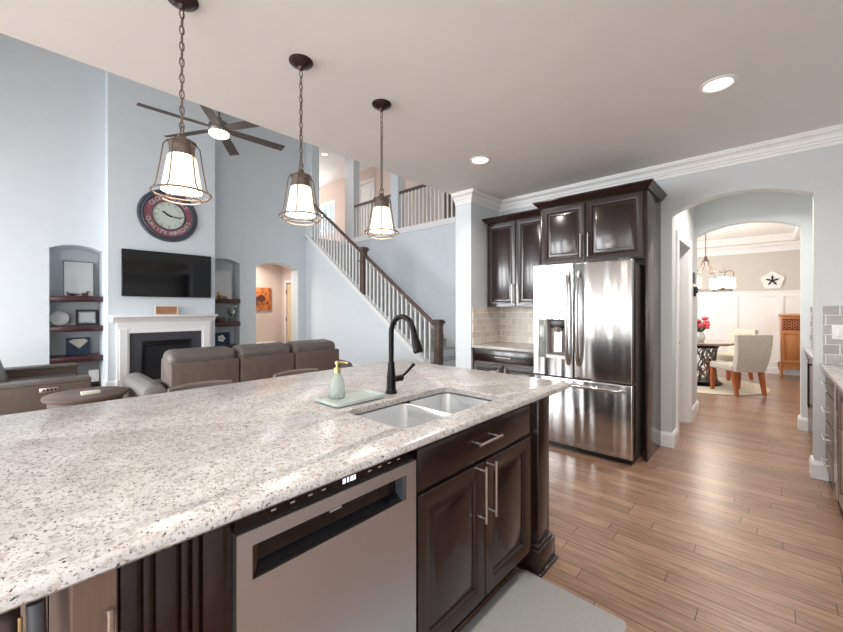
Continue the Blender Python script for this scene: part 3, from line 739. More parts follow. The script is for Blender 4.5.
# soap tray and bottle
mb = MB(); rings = []
for ins, z in ((.012, .9155), (.0, .922), (0, .935), (.008, .935), (.014, .926), (.03, .925)):
    rings.append([Vector((p[0], p[1], z)) for p in rrect(-1.555+ins, -1.365-ins, .94+ins, 1.225-ins, .02-.3*ins)])
mb.ring(rings, True, True); bmesh.ops.recalc_face_normals(mb.b, faces=mb.b.faces)
tag(obj('soap_tray', mb, 'sage'), 'pale sage ceramic tray beside the faucet holding the soap bottle', 'tray')
e = thing('soap_bottle', 'green pressed-glass soap bottle with gold pump on the sage tray', 'soap dispenser', (-1.505, 1.035, .926))
c = (-1.505, 1.035, .926); mb = MB(); rows = []
for r, z in ((.030, 0), (.036, .006), (.038, .03), (.037, .055), (.033, .08), (.024, .10), (.016, .11), (.014, .122)):
    rows.append([Vector((c[0]+r*(1+(.035 if k % 2 else -.03))*math.cos(2*PI*(k+z*60)/28), c[1]+r*(1+(.035 if k % 2 else -.03))*math.sin(2*PI*(k+z*60)/28), c[2]+z)) for k in range(28)])
mb.ring(rows, True, True); bmesh.ops.recalc_face_normals(mb.b, faces=mb.b.faces); obj('bottle', mb, 'bottle', e)
obj('collar', MB().cyl((c[0], c[1], c[2]+.119), (c[0], c[1], c[2]+.142), .016), 'gold', e)
mb = MB().cyl((c[0], c[1], c[2]+.14), (c[0], c[1], c[2]+.165), .006); mb.cyl((c[0], c[1], c[2]+.16), (c[0], c[1], c[2]+.174), .011)
mb.tube([(c[0], c[1], c[2]+.168), (c[0]+.02, c[1]+.025, c[2]+.168), (c[0]+.03, c[1]+.038, c[2]+.160)], .0045, 8); obj('pump', mb, 'gold', e)

XFc = -.875
F = FX(XFc)
# sink base cabinet
e = thing('sink_cabinet', 'dark espresso two-door sink cabinet in the island beneath the sink', 'cabinet', (-1.2, 1.35, 0))
mb = MB(); mb.box(-1.5, -.895, .924, .933, .115, .884); mb.box(-1.5, -.895, 1.737, 1.755, .115, .884); mb.box(-1.5, -1.482, .942, 1.737, .115, .884); mb.box(-1.482, -.895, .933, 1.737, .115, .133)
mb.box(-.915, -.895, .942, 1.737, .70, .884); mb.box(-.915, -.895, 1.33, 1.355, .133, .70); obj('body', mb, 'espresso', e, False)
obj('toe_kick', MB().box(-1.0, -.965, .924, 1.755, 0, .115), 'black', e)
door(e, F, .93, 1.75, .722, .866, (1.275, .802, 1.41, .802), rings=[(0, -.02), (0, -.006), (.010, -.001), (.014, 0)], name='drawer')
door(e, F, .93, 1.338, .135, .708, (1.302, .49, 1.302, .685)); door(e, F, 1.344, 1.75, .135, .708, (1.378, .49, 1.378, .685))
# end post of the island
e = thing('island_post', 'dark square end post with a stepped plinth at the island corner', 'post', (-.95, 1.87, 0))
mb = MB().box(-1.02, -.895, 1.757, 1.95, .13, .884); obj('filler', mb, 'espresso', e, False)
mb = MB().box(-.99, -.865, 1.815, 1.945, .13, .884, .004); obj('shaft', mb, 'espresso', e)
mb = MB().box(-1.01, -.845, 1.785, 1.975, 0, .125, .004); mb.box(-1.0, -.855, 1.795, 1.965, .125, .142, .005); obj('plinth', mb, 'espresso', e)
mb = MB().box(-1.02, -.832, 1.772, 1.99, 0, .018, .006); obj('shoe_molding', mb, 'espresso', e)
# rear body of the island
e = thing('island_cabinet', 'dark panelled back of the kitchen island under the breakfast overhang', 'cabinet', (-1.72, 1.0, 0))
obj('body', MB().box(-1.95, -1.51, .06, 1.95, 0, .884), 'espresso', e); obj('end_panel', MB().box(-1.51, -1.02, 1.93, 1.95, 0, .884), 'espresso', e)
# dishwasher
e = thing('dishwasher', 'stainless steel dishwasher with dark pocket handle in the island front', 'dishwasher', (-1.15, .637, 0))
obj('tub', MB().box(-1.48, -.91, .34, .915, .10, .868), 'blackmatte', e, False)
P0, P1, Q0, Q1 = .37, .872, .722, .802; D0, D1, E0, E1 = .335, .918, .125, .838
mb = MB()
for a0, a1, b0, b1 in ((D0, P0, E0, E1), (P1, D1, E0, E1), (P0, P1, E0, Q0), (P0, P1, Q1, E1)): mb.box(-.91, XFc, a0, a1, b0, b1)
bmesh.ops.remove_doubles(mb.b, verts=mb.b.verts, dist=1e-5)
dd = obj('door', mb, 'steeldw', e, False)
mb = MB(); mb.box(-.912, -.909, P0, P1, Q0, Q1); mb.prism([(-.909, Q0), (-.877, Q0), (-.909, Q0+.02)], 'y', P0, P1); pk = obj('pocket_handle', mb, 'glassblack', dd, False)
mb = MB(); mb.prism([(P0, -.909), (P0, -.8745), (P0+.028, -.909)], 'z', Q0, Q1); mb.b.verts.ensure_lookup_table()
for v in mb.b.verts: v.co = Vector((v.co.y, v.co.x, v.co.z))
bmesh.ops.recalc_face_normals(mb.b, faces=mb.b.faces); obj('pocket_end', mb, mat('brown_reflection', (140,106,88), .3, .6), dd, False)  # brown of this end is a reflection put into the colour
mb = MB(); mb.box(-.909, -.8745, P1-.018, P1, Q0, Q1); obj('pocket_end', mb, 'greymetal', dd, False)
obj('badge', MB().box(-.9085, -.9075, .60, .64, .774, .780), 'greymark', dd, False)
mb = MB(); mb.box(-.91, -.886, D0, D1, .839, .884); cp = obj('control_strip', mb, 'glassblack', e, False)
mb = MB()
for y, w in ((.628, .010), (.643, .007), (.655, .010), (.668, .005)): mb.box(-.8862, -.8852, y, y+w, .852, .866)
obj('display', mb, 'led', cp, False)
mb = MB()
for y in (.42, .47, .52, .56, .72, .76, .80, .84): mb.box(-.8862, -.8854, y, y+.012, .857, .861)
obj('button_print', mb, 'greymark', cp, False)
obj('toe_kick', MB().box(-1.0, -.96, D0, D1, 0, .118), 'black', e)
# fluted filler and the brown cabinet left of the dishwasher
e = thing('fluted_panel', 'dark fluted pilaster panel between the dishwasher and the brown cabinet', 'panel', (-1.1, .235, 0))
obj('body', MB().box(-1.48, -.90, .131, .334, 0, .884), 'espresso', e, False)
mb = MB()
for y0, y1 in ((.131, .158), (.166, .178), (.186, .222), (.23, .242), (.25, .262), (.27, .312)): mb.box(-.90, -.885, y0, y1, .0, .884, .003)
obj('moulding', mb, 'espresso', e)
e = thing('brown_cabinet', 'narrow brown wooden cabinet front with bar pull at the island left end', 'cabinet', (-1.1, .09, 0))
obj('body', MB().box(-1.48, -.90, .062, .129, 0, .884), 'brownpanel', e, False)
f_ = obj('front_panel', MB().nested(.063, .128, .12, .872, [(0, -.02), (0, -.003), (.003, 0)], FX(-.885)), 'brownpanel', e)
obj('handle', pull(FX(-.885), .113, .62, .113, .80), 'chrome', f_)

# counter stools
def make_stool(label):
    r = thing('counter_stool', label, 'stool', (0, 0, 0), 'counter stools')
    mb = MB().box(-.18, .18, -.18, .19, .60, .67, .03, 3); obj('seat', mb, 'leather', r)
    mb = MB(); rows = []
    for k in range(9):
        t = -1+2*k/8; x = t*.165; y = -.205+.035*t*t
        rows.append([Vector((x, y-.018, .74)), Vector((x, y-.02, .908-.008*t*t)), Vector((x, y, .918-.008*t*t)), Vector((x, y+.02, .908-.008*t*t)), Vector((x, y+.018, .74))])
    mb.ring(rows, True, True); bmesh.ops.recalc_face_normals(mb.b, faces=mb.b.faces); obj('backrest', mb, 'leather', r)
    for sx in (-1, 1):
        obj('leg', MB().tube([(sx*.15, -.19, .80), (sx*.15, -.17, .60), (sx*.20, -.21, 0)], .012, 8), 'greymetal', r)
        obj('leg', MB().tube([(sx*.165, .17, .60), (sx*.20, .21, 0)], .012, 8), 'greymetal', r)
    mb = MB(); mb.tube([(-.19, .20, .2), (.19, .20, .2)], .008, 8); mb.tube([(-.19, -.20, .2), (.19, -.20, .2)], .008, 8); mb.tube([(-.19, -.20, .2), (-.19, .20, .2)], .008, 8); mb.tube([(.19, -.20, .2), (.19, .20, .2)], .008, 8)
    obj('foot_rail', mb, 'greymetal', r)
    return r
s0 = make_stool('low-back brown leather counter stool peeking over the island in front of the sofa left half')
s0.location = (-2.265, .735, 0); s0.rotation_euler = (0, 0, -PI/2)
dup(s0, (-2.265, 1.34, 0), -PI/2, 'low-back brown leather counter stool peeking over the island nearest the soap bottle')
e = thing('low_stool', 'mauve-brown leather stool with grey metal legs tucked under the island left end', 'stool', (-1.15, -.16, 0))
mb = MB().box(-1.36, -.92, -.38, .005, .70, .84, .03, 3); sc_ = obj('seat', mb, 'stoolleather', e)
obj('piping', MB().box(-.919, -.914, .001, .007, .70, .835, .002), 'gold', sc_)
for (x, y) in ((-.90, .022), (-.90, -.36), (-1.38, .022), (-1.38, -.36)):
    obj('leg', MB().tube([(x, y, .86), (x+(.03 if x > -1 else -.03), y+(.016 if y > 0 else -.02), 0)], .012, 10), 'greymetal', e)
# anti-fatigue mat
mb = MB(); mb.ring([[Vector((p[0], p[1], z)) for p in rrect(-.945+i, -.44-i, .60+i, 1.775-i, .03)] for i, z in ((0, .0), (0, .008), (.012, .016))], True, True)
bmesh.ops.recalc_face_normals(mb.b, faces=mb.b.faces)
tag(obj('floor_mat', mb, 'mat_grey'), 'grey cushioned floor mat in front of the sink cabinet', 'mat')

# ------------------------------------------------------------------ right-hand counter run
RXF = .335
e = thing('drawer_cabinet', 'brown drawer cabinet with bar pulls at the wall by the arch', 'cabinet', (.64, 4.05, 0))
obj('body', MB().box(RXF+.01, XR-.005, 3.79, YF-.005, .11, .884), 'brownpanel', e, False); obj('toe_kick', MB().box(RXF+.06, XR-.01, 3.79, YF-.01, 0, .11), 'black', e)
F = FX(RXF-.01, -1)
for b0, b1 in ((.715, .87), (.50, .70), (.31, .485), (.13, .295)):
    door(e, F, 3.80, YF-.03, b0, b1, (3.98, (b0+b1)/2, 4.14, (b0+b1)/2), m='brownpanel', rings=slab_rings(), name='drawer')
e = thing('beverage_cooler', 'narrow black glass-front beverage cooler right of the drawer cabinet', 'beverage cooler', (.64, 3.67, 0))
obj('body', MB().box(RXF+.02, XR-.01, 3.565, 3.785, .02, .88), 'blackmatte', e, False); obj('glass_door', MB().box(RXF-.01, RXF+.02, 3.568, 3.782, .10, .872, .004), 'glassblack', e)
e = thing('tall_pull_cabinet', 'dark brown base cabinet with long vertical bar pull at the right edge', 'cabinet', (.64, 3.0, 0))
obj('body', MB().box(RXF+.01, XR-.005, 2.45, 3.56, .11, .884), 'brownpanel', e, False); obj('toe_kick', MB().box(RXF+.06, XR-.01, 2.45, 3.56, 0, .11), 'black', e)
door(e, F, 3.0, 3.55, .13, .87, (3.07, .45, 3.07, .66), m='brownpanel'); door(e, F, 2.46, 2.99, .13, .87, (2.92, .45, 2.92, .66), m='brownpanel')
tag(obj('countertop', MB().box(.295, XR-.003, 2.45, YF-.003, .885, .915, .005), 'granite'), 'light granite countertop along the right wall beside the arch', 'countertop')
tag(obj('backsplash', MB().box(.315, XR-.003, YF-.012, YF-.001, .916, 1.372), 'tile_grey', None, False), 'grey brick-tile backsplash right of the kitchen arch', 'backsplash')
e = thing('switch_plate', 'white double switch plate on the grey tile right of the arch', 'switch', (.43, YF-.016, 1.16))
obj('plate', MB().box(.36, .50, YF-.019, YF-.0125, 1.11, 1.225, .003), 'offwhite', e)
for x in (.395, .465): obj('rocker', MB().box(x-.016, x+.016, YF-.023, YF-.0185, 1.135, 1.2, .003), 'white', e)
# pantry counter between the arches
e = thing('pantry_cabinet', 'brown base cabinet with dark vertical pulls between the two arches', 'cabinet', (.62, 5.2, 0))
obj('body', MB().box(.325, XR-.005, 4.60, 5.92, .11, .884), 'brownpanel', e, False); obj('toe_kick', MB().box(.38, XR-.01, 4.60, 5.92, 0, .11), 'black', e)
F = FX(.315, -1)
for a0, a1, hy in ((4.61, 5.255, 5.21), (5.265, 5.91, 5.31)): door(e, F, a0, a1, .13, .87, (hy, .40, hy, .80), m='brownpanel', hm='bronze')
tag(obj('countertop', MB().box(.285, XR-.003, 4.58, 5.925, .885, .915, .005), 'granite'), 'light granite pantry countertop between the two arches', 'countertop')
tag(obj('backsplash', MB().box(.335, XR-.003, 5.917, 5.928, .916, 1.372), 'tile_grey', None, False), 'strip of grey tile backsplash above the pantry counter between the arches', 'backsplash')
# wall switch and key hooks on the passage wall
e = thing('key_rack', 'small dark key rack with hanging keys on the passage wall', 'key rack', (-.68, 5.78, 1.6))
obj('plate', MB().box(-.69, -.672, 5.70, 5.82, 1.66, 1.80, .004), 'greymetal', e); 
obj('key', MB().box(-.685, -.662, 5.72, 5.75, 1.50, 1.62, .004), 'bronze', e); obj('key', MB().box(-.685, -.65, 5.785, 5.81, 1.54, 1.62, .004), 'black', e); obj('hook', MB().box(-.69, -.668, 5.71, 5.82, 1.62, 1.66, .003), 'offwhite', e)

# ------------------------------------------------------------------ ceiling lights and pendants
def recessed(x, y, z, label, power, vis=True, grp='recessed ceiling lights'):
    r = thing('recessed_light', label, 'ceiling light', (x, y, z), grp)
    obj('trim_ring', MB().lathe([(.095, 0), (.095, -.006), (.078, -.010), (.070, -.004), (.070, 0)], (x, y, z), 28, False), 'trim', r)
    obj('diffuser', MB().lathe([(.0, -.003), (.072, -.003), (.072, -.0005), (0, -.0005)], (x, y, z), 28, False), 'lampglow', r)
    down('downlight', (x, y, z-.015), power)
    return r
recessed(-.231, 2.957, CZ, 'round recessed ceiling light nearest the arch', 16)
recessed(-1.987, 2.954, CZ, 'round recessed ceiling light above the corner wall cabinet', 16)
recessed(-9.3, 5.97, UP, 'small round recessed light in the loft ceiling', 7)
recessed(-5.6, 6.95, UP, 'unseen round recessed light added in the loft ceiling', 7)  # out of view, added for more light in the loft
def pendant(y, label):
    x = -1.935
    r = thing('pendant_lamp', label, 'pendant lamp', (x, y, CZ), 'pendants over the island')
    obj('canopy', MB().lathe([(.066, 0), (.066, -.006), (.058, -.016), (.04, -.022), (.036, -.028), (.018, -.034), (.010, -.05), (.0, -.05)], (x, y, CZ), 24, False), 'canopy', r)
    ch = MB(); z = CZ-.05; k = 0
    while z > 2.165:
        L_ = .042; pts = []
        for i in range(14):
            t = 2*PI*i/14; a = .0085*math.cos(t); b = (L_/2)*math.sin(t)
            pts.append((x+(a if k % 2 else 0), y+(0 if k % 2 else a), z-L_/2+b))
        ch.tube(pts, .0029, 5, closed=True); z -= .036; k += 1
    ch.tube([(x+.004, y+.004, CZ-.05), (x-.004, y+.002, 2.45), (x+.003, y-.003, 2.15)], .0018, 5)
    ch.torus((x, y, 2.145), .022, .003, 20, Matrix.Rotation(PI/2, 3, 'X') )
    obj('chain', ch, 'wire', r)
    obj('socket_cap', MB().lathe([(0, .125-.02), (.012, .10), (.018, .085), (.03, .075), (.052, .062), (.054, .045), (.05, .04), (.05, -.005), (.045, -.008)], (x, y, 2.035), 24, False), 'wire', r)
    cg = MB()
    prof = [(.052, 2.10), (.070, 2.075), (.080, 2.0), (.096, 1.90), (.114, 1.868)]
    for k in range(6):
        a = 2*PI*k/6+.3; cg.tube([(x+q*math.cos(a), y+q*math.sin(a), z) for q, z in prof], .0028, 6)
    cg.torus((x, y, 2.095), .053, .004, 28); cg.torus((x, y, 1.868), .115, .0042, 40); cg.torus((x, y, 1.838), .075, .003, 32)
    for k in range(6):
        a = 2*PI*k/6+.3; cg.tube([(x+.114*math.cos(a), y+.114*math.sin(a), 1.867), (x+.10*math.cos(a), y+.10*math.sin(a), 1.848), (x+.075*math.cos(a), y+.075*math.sin(a), 1.838)], .0024, 5)
    obj('wire_cage', cg, 'wire', r)
    mb = MB(); rows = []
    for q, z in ((.046, 2.04), (.056, 2.025), (.078, 1.885), (.079, 1.875)):
        rows.append([Vector((x+q*(1+(.018 if k % 2 else -.012))*math.cos(2*PI*k/36), y+q*(1+(.018 if k % 2 else -.012))*math.sin(2*PI*k/36), z)) for k in range(36)])
    mb.ring(rows, True, False); bmesh.ops.recalc_face_normals(mb.b, faces=mb.b.faces); obj('glass_shade', mb, 'shadeglow', r)
    point('pendant_bulb', (x, y, 1.82), 5)
    return r
pendant(.505, 'caged glass pendant lamp nearest, in front of the wall clock')
pendant(1.09, 'caged glass pendant lamp in the middle of the row over the island')
pendant(1.69, 'caged glass pendant lamp farthest along the island, before the loft railing')

# ------------------------------------------------------------------ living room: fireplace wall
e = thing('fireplace', 'white mantel fireplace with charcoal slate surround and black firebox', 'fireplace', (-8.0, 1.86, 0))
mb = MB()
for y0, y1 in ((1.145, 1.31), (2.42, 2.585)):
    mb.box(-8.05, -8.0, y0, y1, 0, 1.16); mb.box(-8.05, -7.985, y0+.025, y1-.025, .16, 1.0, .006); mb.box(-8.05, -7.98, y0-.01, y1+.01, 0, .15, .006)
mb.box(-8.05, -8.0, 1.31, 2.42, .935, 1.16); mb.box(-8.05, -7.985, 1.30, 2.43, .925, .96, .006)
obj('surround', mb, 'trim', e, False)
mb = MB(); prof = [(0, 0), (.15, 0), (.15, -.035), (.12, -.045), (.10, -.075), (.07, -.10), (.06, -.125), (0, -.125)]
mb.prism([(-8.05+a, 1.235+b) for a, b in prof], 'y', 1.08, 2.65); mb.box(-8.05, -7.88, 1.055, 2.675, 1.205, 1.238, .005); obj('mantel_shelf', mb, 'trim', e)
mb = MB()
for y0, y1, z0, z1 in ((1.31, 1.475, 0, .93), (2.25, 2.42, 0, .93), (1.475, 2.25, .785, .93)): mb.box(-8.05, -8.02, y0, y1, z0, z1)
obj('slate_surround', mb, 'slate', e, False)
mb = MB(); mb.box(-8.5, -8.48, 1.46, 2.26, .01, .78); mb.box(-8.48, -8.06, 1.46, 1.475, .01, .78); mb.box(-8.48, -8.06, 2.245, 2.26, .01, .78); mb.box(-8.48, -8.06, 1.475, 2.245, .765, .78); mb.box(-8.48, -8.06, 1.475, 2.245, .01, .06); fb = obj('firebox', mb, 'blackmatte', e, False)
for k, (y0, y1, z) in enumerate(((1.62, 2.1, .14), (1.7, 2.0, .22), (1.6, 1.85, .24))): obj('log', MB().tube([(-8.28+.05*k, y0, z), (-8.22, (y0+y1)/2, z+.02), (-8.26, y1, z+.01)], .045, 8), 'slate', fb)
mb = MB()
for y0, y1, z0, z1 in ((1.475, 1.51, .03, .785), (2.215, 2.25, .03, .785), (1.51, 2.215, .74, .785), (1.51, 2.215, .03, .07)): mb.box(-8.045, -8.01, y0, y1, z0, z1, .004)
mb.box(-8.04, -8.0, 1.48, 2.245, .70, .735, .006); obj('frame', mb, 'black', e)
obj('glass_front', MB().box(-8.036, -8.03, 1.51, 2.215, .07, .74), glass('smoked_glass', (90,90,96), .04, .3), e)
e = thing('television', 'large black flat television mounted above the mantel', 'television', (-8.0, 1.888, 1.56))
obj('wall_mount', MB().box(-8.05, -8.01, 1.65, 2.1, 1.8, 2.1), 'black', e, False)
obj('casing', MB().box(-8.012, -7.972, 1.20, 2.576, 1.557, 2.362, .006), 'black', e)
obj('screen', MB().box(-7.974, -7.970, 1.212, 2.564, 1.572, 2.352), 'glassblack', e, False)
# clock
cy, cz = 1.885, 3.04
e = thing('wall_clock', 'large round wall clock with dark rim and maroon lettered ring', 'clock', (-8.04, cy, cz))
QX = Matrix.Translation((-8.05, cy, cz)) @ Matrix.Rotation(PI/2, 4, 'Y')
def disc(prof): return MB().lathe(prof, (0,0,0), 56, True, QX)
obj('rim', MB().lathe([(.36, 0), (.47, 0), (.475, .02), (.46, .045), (.44, .05), (.425, .04), (.415, .055), (.395, .06), (.385, .03), (.36, .025)], (0,0,0), 64, False, QX), 'clockrim', e)
obj('lettered_ring', disc([(.40, .0), (.39, .028), (.25, .028)]), 'maroon', e)
obj('inner_rim', MB().lathe([(.265, .025), (.262, .05), (.248, .052), (.244, .025)], (0,0,0), 48, False, QX), 'clockrim', e)
fc = obj('face', disc([(.25, .03), (.246, .034), (.0, .034)]), 'clockface', e)
def radial(body, size, R, start, step, flip, m, parent):
    big = MB()
    for i, chh in enumerate(body):
        if chh == ' ': continue
        a = start+step*i      # clock angle in radians, 0 = top, clockwise (seen from +X, +Y is to the viewer's right)
        y = cy+R*math.sin(a); z = cz+R*math.cos(a)
        rot = -a+(PI if flip else 0)
        # text plane: local x -> +Y, local y -> +Z, local z -> +X
        base = Matrix(((0,0,1,0),(1,0,0,0),(0,1,0,0),(0,0,0,1)))
        t = text_mb(chh, size, .002, Matrix.Translation((-8.05+.031, y, z)) @ base @ Matrix.Rotation(rot, 4, 'Z'))
        me = bpy.data.meshes.new('t'); t.b.to_mesh(me); t.b.free(); big.b.from_mesh(me); bpy.data.meshes.remove(me)
    return obj('lettering', big, m, parent, False)
tx = 'CLOCK WORKS'; radial(tx, .10, .322, -math.radians(11*(len(tx)-1)/2), math.radians(11), False, 'clockface', e)
tx = 'QUALITY WATCHES'; radial(tx, .095, .322, PI+math.radians(10.5*(len(tx)-1)/2), -math.radians(10.5), True, 'clockface', e)
mb = MB()
for k in range(12):
    a = 2*PI*k/12; q = Matrix.Translation((-8.012, cy+.205*math.sin(a), cz+.205*math.cos(a))) @ Matrix.Rotation(-a, 4, 'X')
    mb.box(-.003, .003, -.008 if k % 3 else -.014, .008 if k % 3 else .014, -.028, .028, mtx=q)
obj('hour_mark', mb, 'greymark', fc, False)
for ang, ln, w_ in ((98, .19, .008), (302, .12, .012)):
    q = Matrix.Translation((-8.006, cy, cz)) @ Matrix.Rotation(-math.radians(ang), 4, 'X')
    obj('hand', MB().box(-.003, .003, -w_, w_, -.04, ln, mtx=q), 'blackmatte', e, False)
# niche shelves
def shelf(y0, y1, z, label, x1=-8.50):
    return tag(obj('floating_shelf', MB().box(-8.895, x1, y0, y1, z-.045, z+.045, .004), 'shelfwood'), label, 'shelf', 'thick dark shelves in the arched niches')
shelf(.355, 1.003, 1.51, 'thick dark wood shelf in the left niche, topmost, under the white canvas', -8.345)
shelf(.355, 1.003, 1.015, 'thick dark wood shelf in the left niche, middle, under the white plate', -8.345)
shelf(.355, 1.003, .51, 'thick dark wood shelf in the left niche, lowest, under the navy print', -8.345)
shelf(2.672, 3.338, 1.51, 'thick dark wood shelf in the right niche, topmost, under the cream canvas'); shelf(2.672, 3.338, 1.015, 'thick dark wood shelf in the right niche, under the white flowers'); shelf(2.672, 3.338, .51, 'thick dark wood shelf in the right niche, lowest, under the dark print')
def picture(name, label, cat, x, y0, y1, z0, z1, lean, fm, pm, fw=.02, extra=None):
    e = thing(name, label, cat, (x, (y0+y1)/2, z0))
    sh = Matrix.Translation((x, 0, z0)) @ Matrix.Rotation(-lean, 4, 'Y') @ Matrix.Translation((-x, 0, -z0))
    mb = MB()
    for a0, a1, b0, b1 in ((y0, y0+fw, z0, z1), (y1-fw, y1, z0, z1), (y0+fw, y1-fw, z0, z0+fw), (y0+fw, y1-fw, z1-fw, z1)): mb.box(x-.01, x+.012, a0, a1, b0, b1)
    obj('frame', mb.xf(sh), fm, e, False)
    obj('picture', MB().box(x-.008, x+.004, y0+fw, y1-fw, z0+fw, z1-fw).xf(sh), pm, e, False)
    if extra: obj(extra[0], extra[1].xf(sh), extra[2], e, False)
    return e
picture('framed_canvas', 'white embossed canvas in a thin grey frame on the left niche top shelf', 'picture', -8.76, .535, .935, 1.556, 2.17, .09, 'greyframe', 'canvas', .014)
e = thing('bird_figurine', 'low brown bird-like figurine before the white canvas in the left niche', 'figurine', (-8.64, .70, 1.556))
mb = MB(); mb.sphere((-8.64, .64, 1.59), .03, (1, 2.2, .75)); mb.sphere((-8.63, .58, 1.612), .016); mb.tube([(-8.63, .70, 1.585), (-8.63, .74, 1.60)], [.014, .004], 8)
obj('bird', mb, 'brownstat', e)
mb = MB(); mb.sphere((-8.63, .80, 1.592), .032, (1, 1.5, .9)); mb.sphere((-8.62, .835, 1.634), .018); mb.tube([(-8.62, .85, 1.634), (-8.615, .875, 1.63)], [.008, .002], 6); mb.tube([(-8.62, .815, 1.60), (-8.62, .832, 1.63)], .014, 8)
obj('bird', mb, 'brownstat', e)
obj('base', MB().box(-8.68, -8.60, .57, .86, 1.556, 1.568, .003), 'brownstat', e)
q = Matrix.Translation((-8.76, .49, 1.182)) @ Matrix.Rotation(PI/2-.12, 4, 'Y')
tag(obj('plate', MB().lathe([(.0, .0), (.06, .0), (.118, .018), (.12, .024), (.09, .014), (.06, .008), (0, .008)], (0,0,0), 36, False, q), 'white'), 'round white plate standing on the left niche middle shelf', 'plate')
picture('photo_frame', 'black-framed grey photograph on the left niche middle shelf', 'picture', -8.73, .69, .985, 1.061, 1.33, .1, 'blackframe', 'photo', .035, ('print_area', MB().box(-8.727, -8.725, .74, .935, 1.12, 1.27), 'canvas'))
mb = MB(); mb.prism([(.60, .79), (.66, .825), (.80, .825), (.855, .79), (.735, .66)], 'x', -8.728, -8.724)
picture('navy_print', 'navy blue print with a white fan shape on the left niche lowest shelf', 'picture', -8.73, .567, .88, .556, .85, .08, 'navy', 'navy', .02, ('fan_shape', mb, 'cream'))
e = thing('floor_frame', 'small white square panel on a black stand at the left niche floor', 'frame', (-8.62, .95, 0))
obj('panel', MB().box(-8.66, -8.63, .85, .985, .07, .28, .004), 'offwhite', e); obj('stand', MB().box(-8.70, -8.58, .855, .98, 0, .075, .004), 'black', e)
picture('framed_canvas', 'cream canvas leaning on the right niche top shelf', 'picture', -8.76, 2.76, 3.26, 1.556, 2.18, .07, 'cream', 'canvas', .02)
e = thing('amber_figurine', 'small amber figurine before the cream canvas in the right niche', 'figurine', (-8.62, 3.0, 1.556))
mb = MB(); mb.sphere((-8.62, 2.96, 1.60), .045, (1, 1.5, .9)); mb.sphere((-8.62, 3.06, 1.59), .035, (1, 1.4, .9)); mb.tube([(-8.62, 2.93, 1.63), (-8.62, 2.92, 1.70)], [.02, .008], 8); obj('carving', mb, 'amber', e); obj('base', MB().box(-8.66, -8.58, 2.9, 3.12, 1.556, 1.566), 'brownstat', e)
e = thing('flower_pot', 'white flowers with green leaves on the right niche middle shelf', 'plant', (-8.66, 3.19, 1.061))
obj('pot', MB().lathe([(.0, 0), (.04, 0), (.055, .09), (.05, .09), (.0, .08)], (-8.66, 3.19, 1.061), 18, False), 'greyframe', e)
lf = MB(); fl = MB()
for k in range(16):
    a = random.uniform(0, 2*PI); r = random.uniform(.05, .12); h = random.uniform(.1, .26)
    p0 = Vector((-8.66, 3.19, 1.14)); p1 = p0+Vector((r*math.cos(a)*.8, r*math.sin(a), h)); p1.y = min(p1.y, 3.32)
    lf.tube([p0, (p0+p1)/2+Vector((0, 0, .03)), p1], [.003, .012, .002], 5)
    if k < 8: fl.sphere(p1, .034, (1, 1, .7), 8, 5)
obj('leaves', lf, 'green', e); obj('blossoms', fl, 'petal', e)
tag(obj('basket', MB().lathe([(0, 0), (.09, 0), (.11, .06), (.10, .10), (.085, .10), (.08, .03), (0, .03)], (-8.64, 2.97, 1.061), 22, False), 'brownstat'), 'brown woven bowl beside the white flowers on the right niche shelf', 'basket')
mb = MB()
for k in range(5): mb.sphere((-8.728, 3.03+.045*math.cos(k*1.26), .70+.045*math.sin(k*1.26)), .035, (.15, 1, 1), 8, 6)
picture('dark_print', 'dark print with a white flower on the right niche lowest shelf', 'picture', -8.74, 2.86, 3.2, .556, .83, .08, 'navy', 'navy', .02, ('flower', mb, 'petal'))
e = thing('mantel_sign', 'small tan wooden sign with white edges on the mantel shelf', 'sign', (-7.95, 1.835, 1.239))
obj('board', MB().box(-7.96, -7.94, 1.675, 1.995, 1.245, 1.385), 'signbrown', e)
mb = MB()
for a0, a1, b0, b1 in ((1.66, 1.675, 1.239, 1.395), (1.995, 2.01, 1.239, 1.395), (1.675, 1.995, 1.385, 1.395), (1.675, 1.995, 1.239, 1.246)): mb.box(-7.965, -7.93, a0, a1, b0, b1)
obj('frame', mb, 'cream', e, False)
obj('mantel_remote', MB().box(-7.97, -7.91, 2.42, 2.60, 1.239, 1.255, .004), 'offwhite'); tag(bpy.data.objects['mantel_remote'], 'small pale slab lying at the right end of the mantel shelf', 'ornament'); bpy.data.objects['mantel_remote'].name = 'mantel_ornament'
# hall picture and bench
e = thing('hall_painting', 'orange and brown painting on the hall wall beyond the arched doorway', 'painting', (-9.98, 4.43, 1.31))
obj('canvas', MB().box(-9.998, -9.965, 4.14, 4.73, 1.31, 1.91, .006), 'orangepic', e)
mb = MB()
for y, z, r, s in ((4.45, 1.62, .12, (.1, 1, .9)), (4.62, 1.5, .06, (.1, 1, 1.3)), (4.3, 1.55, .1, (.1, .8, 1.6))): mb.sphere((-9.968, y, z), r, (.06, s[1], s[2]))
obj('painted_shapes', mb, mat('burnt_brown_paint', (96,46,34), .6, var=.4, vscale=20), e)
e = thing('hall_bench', 'low white-topped bench against the hall wall under the painting', 'bench', (-9.8, 4.3, 0))
obj('top', MB().box(-9.97, -9.62, 3.85, 4.75, .42, .455, .006), 'white', e); obj('apron', MB().box(-9.95, -9.64, 3.9, 4.7, .36, .42), 'espresso', e)
for x in (-9.93, -9.66):
    for y in (3.92, 4.68): obj('leg', MB().box(x-.02, x+.02, y-.02, y+.02, 0, .36), 'espresso', e)
e = thing('wall_switch', 'white switch plate on the blue wall under the stair', 'switch', (-7.99, YS-.01, 1.1))
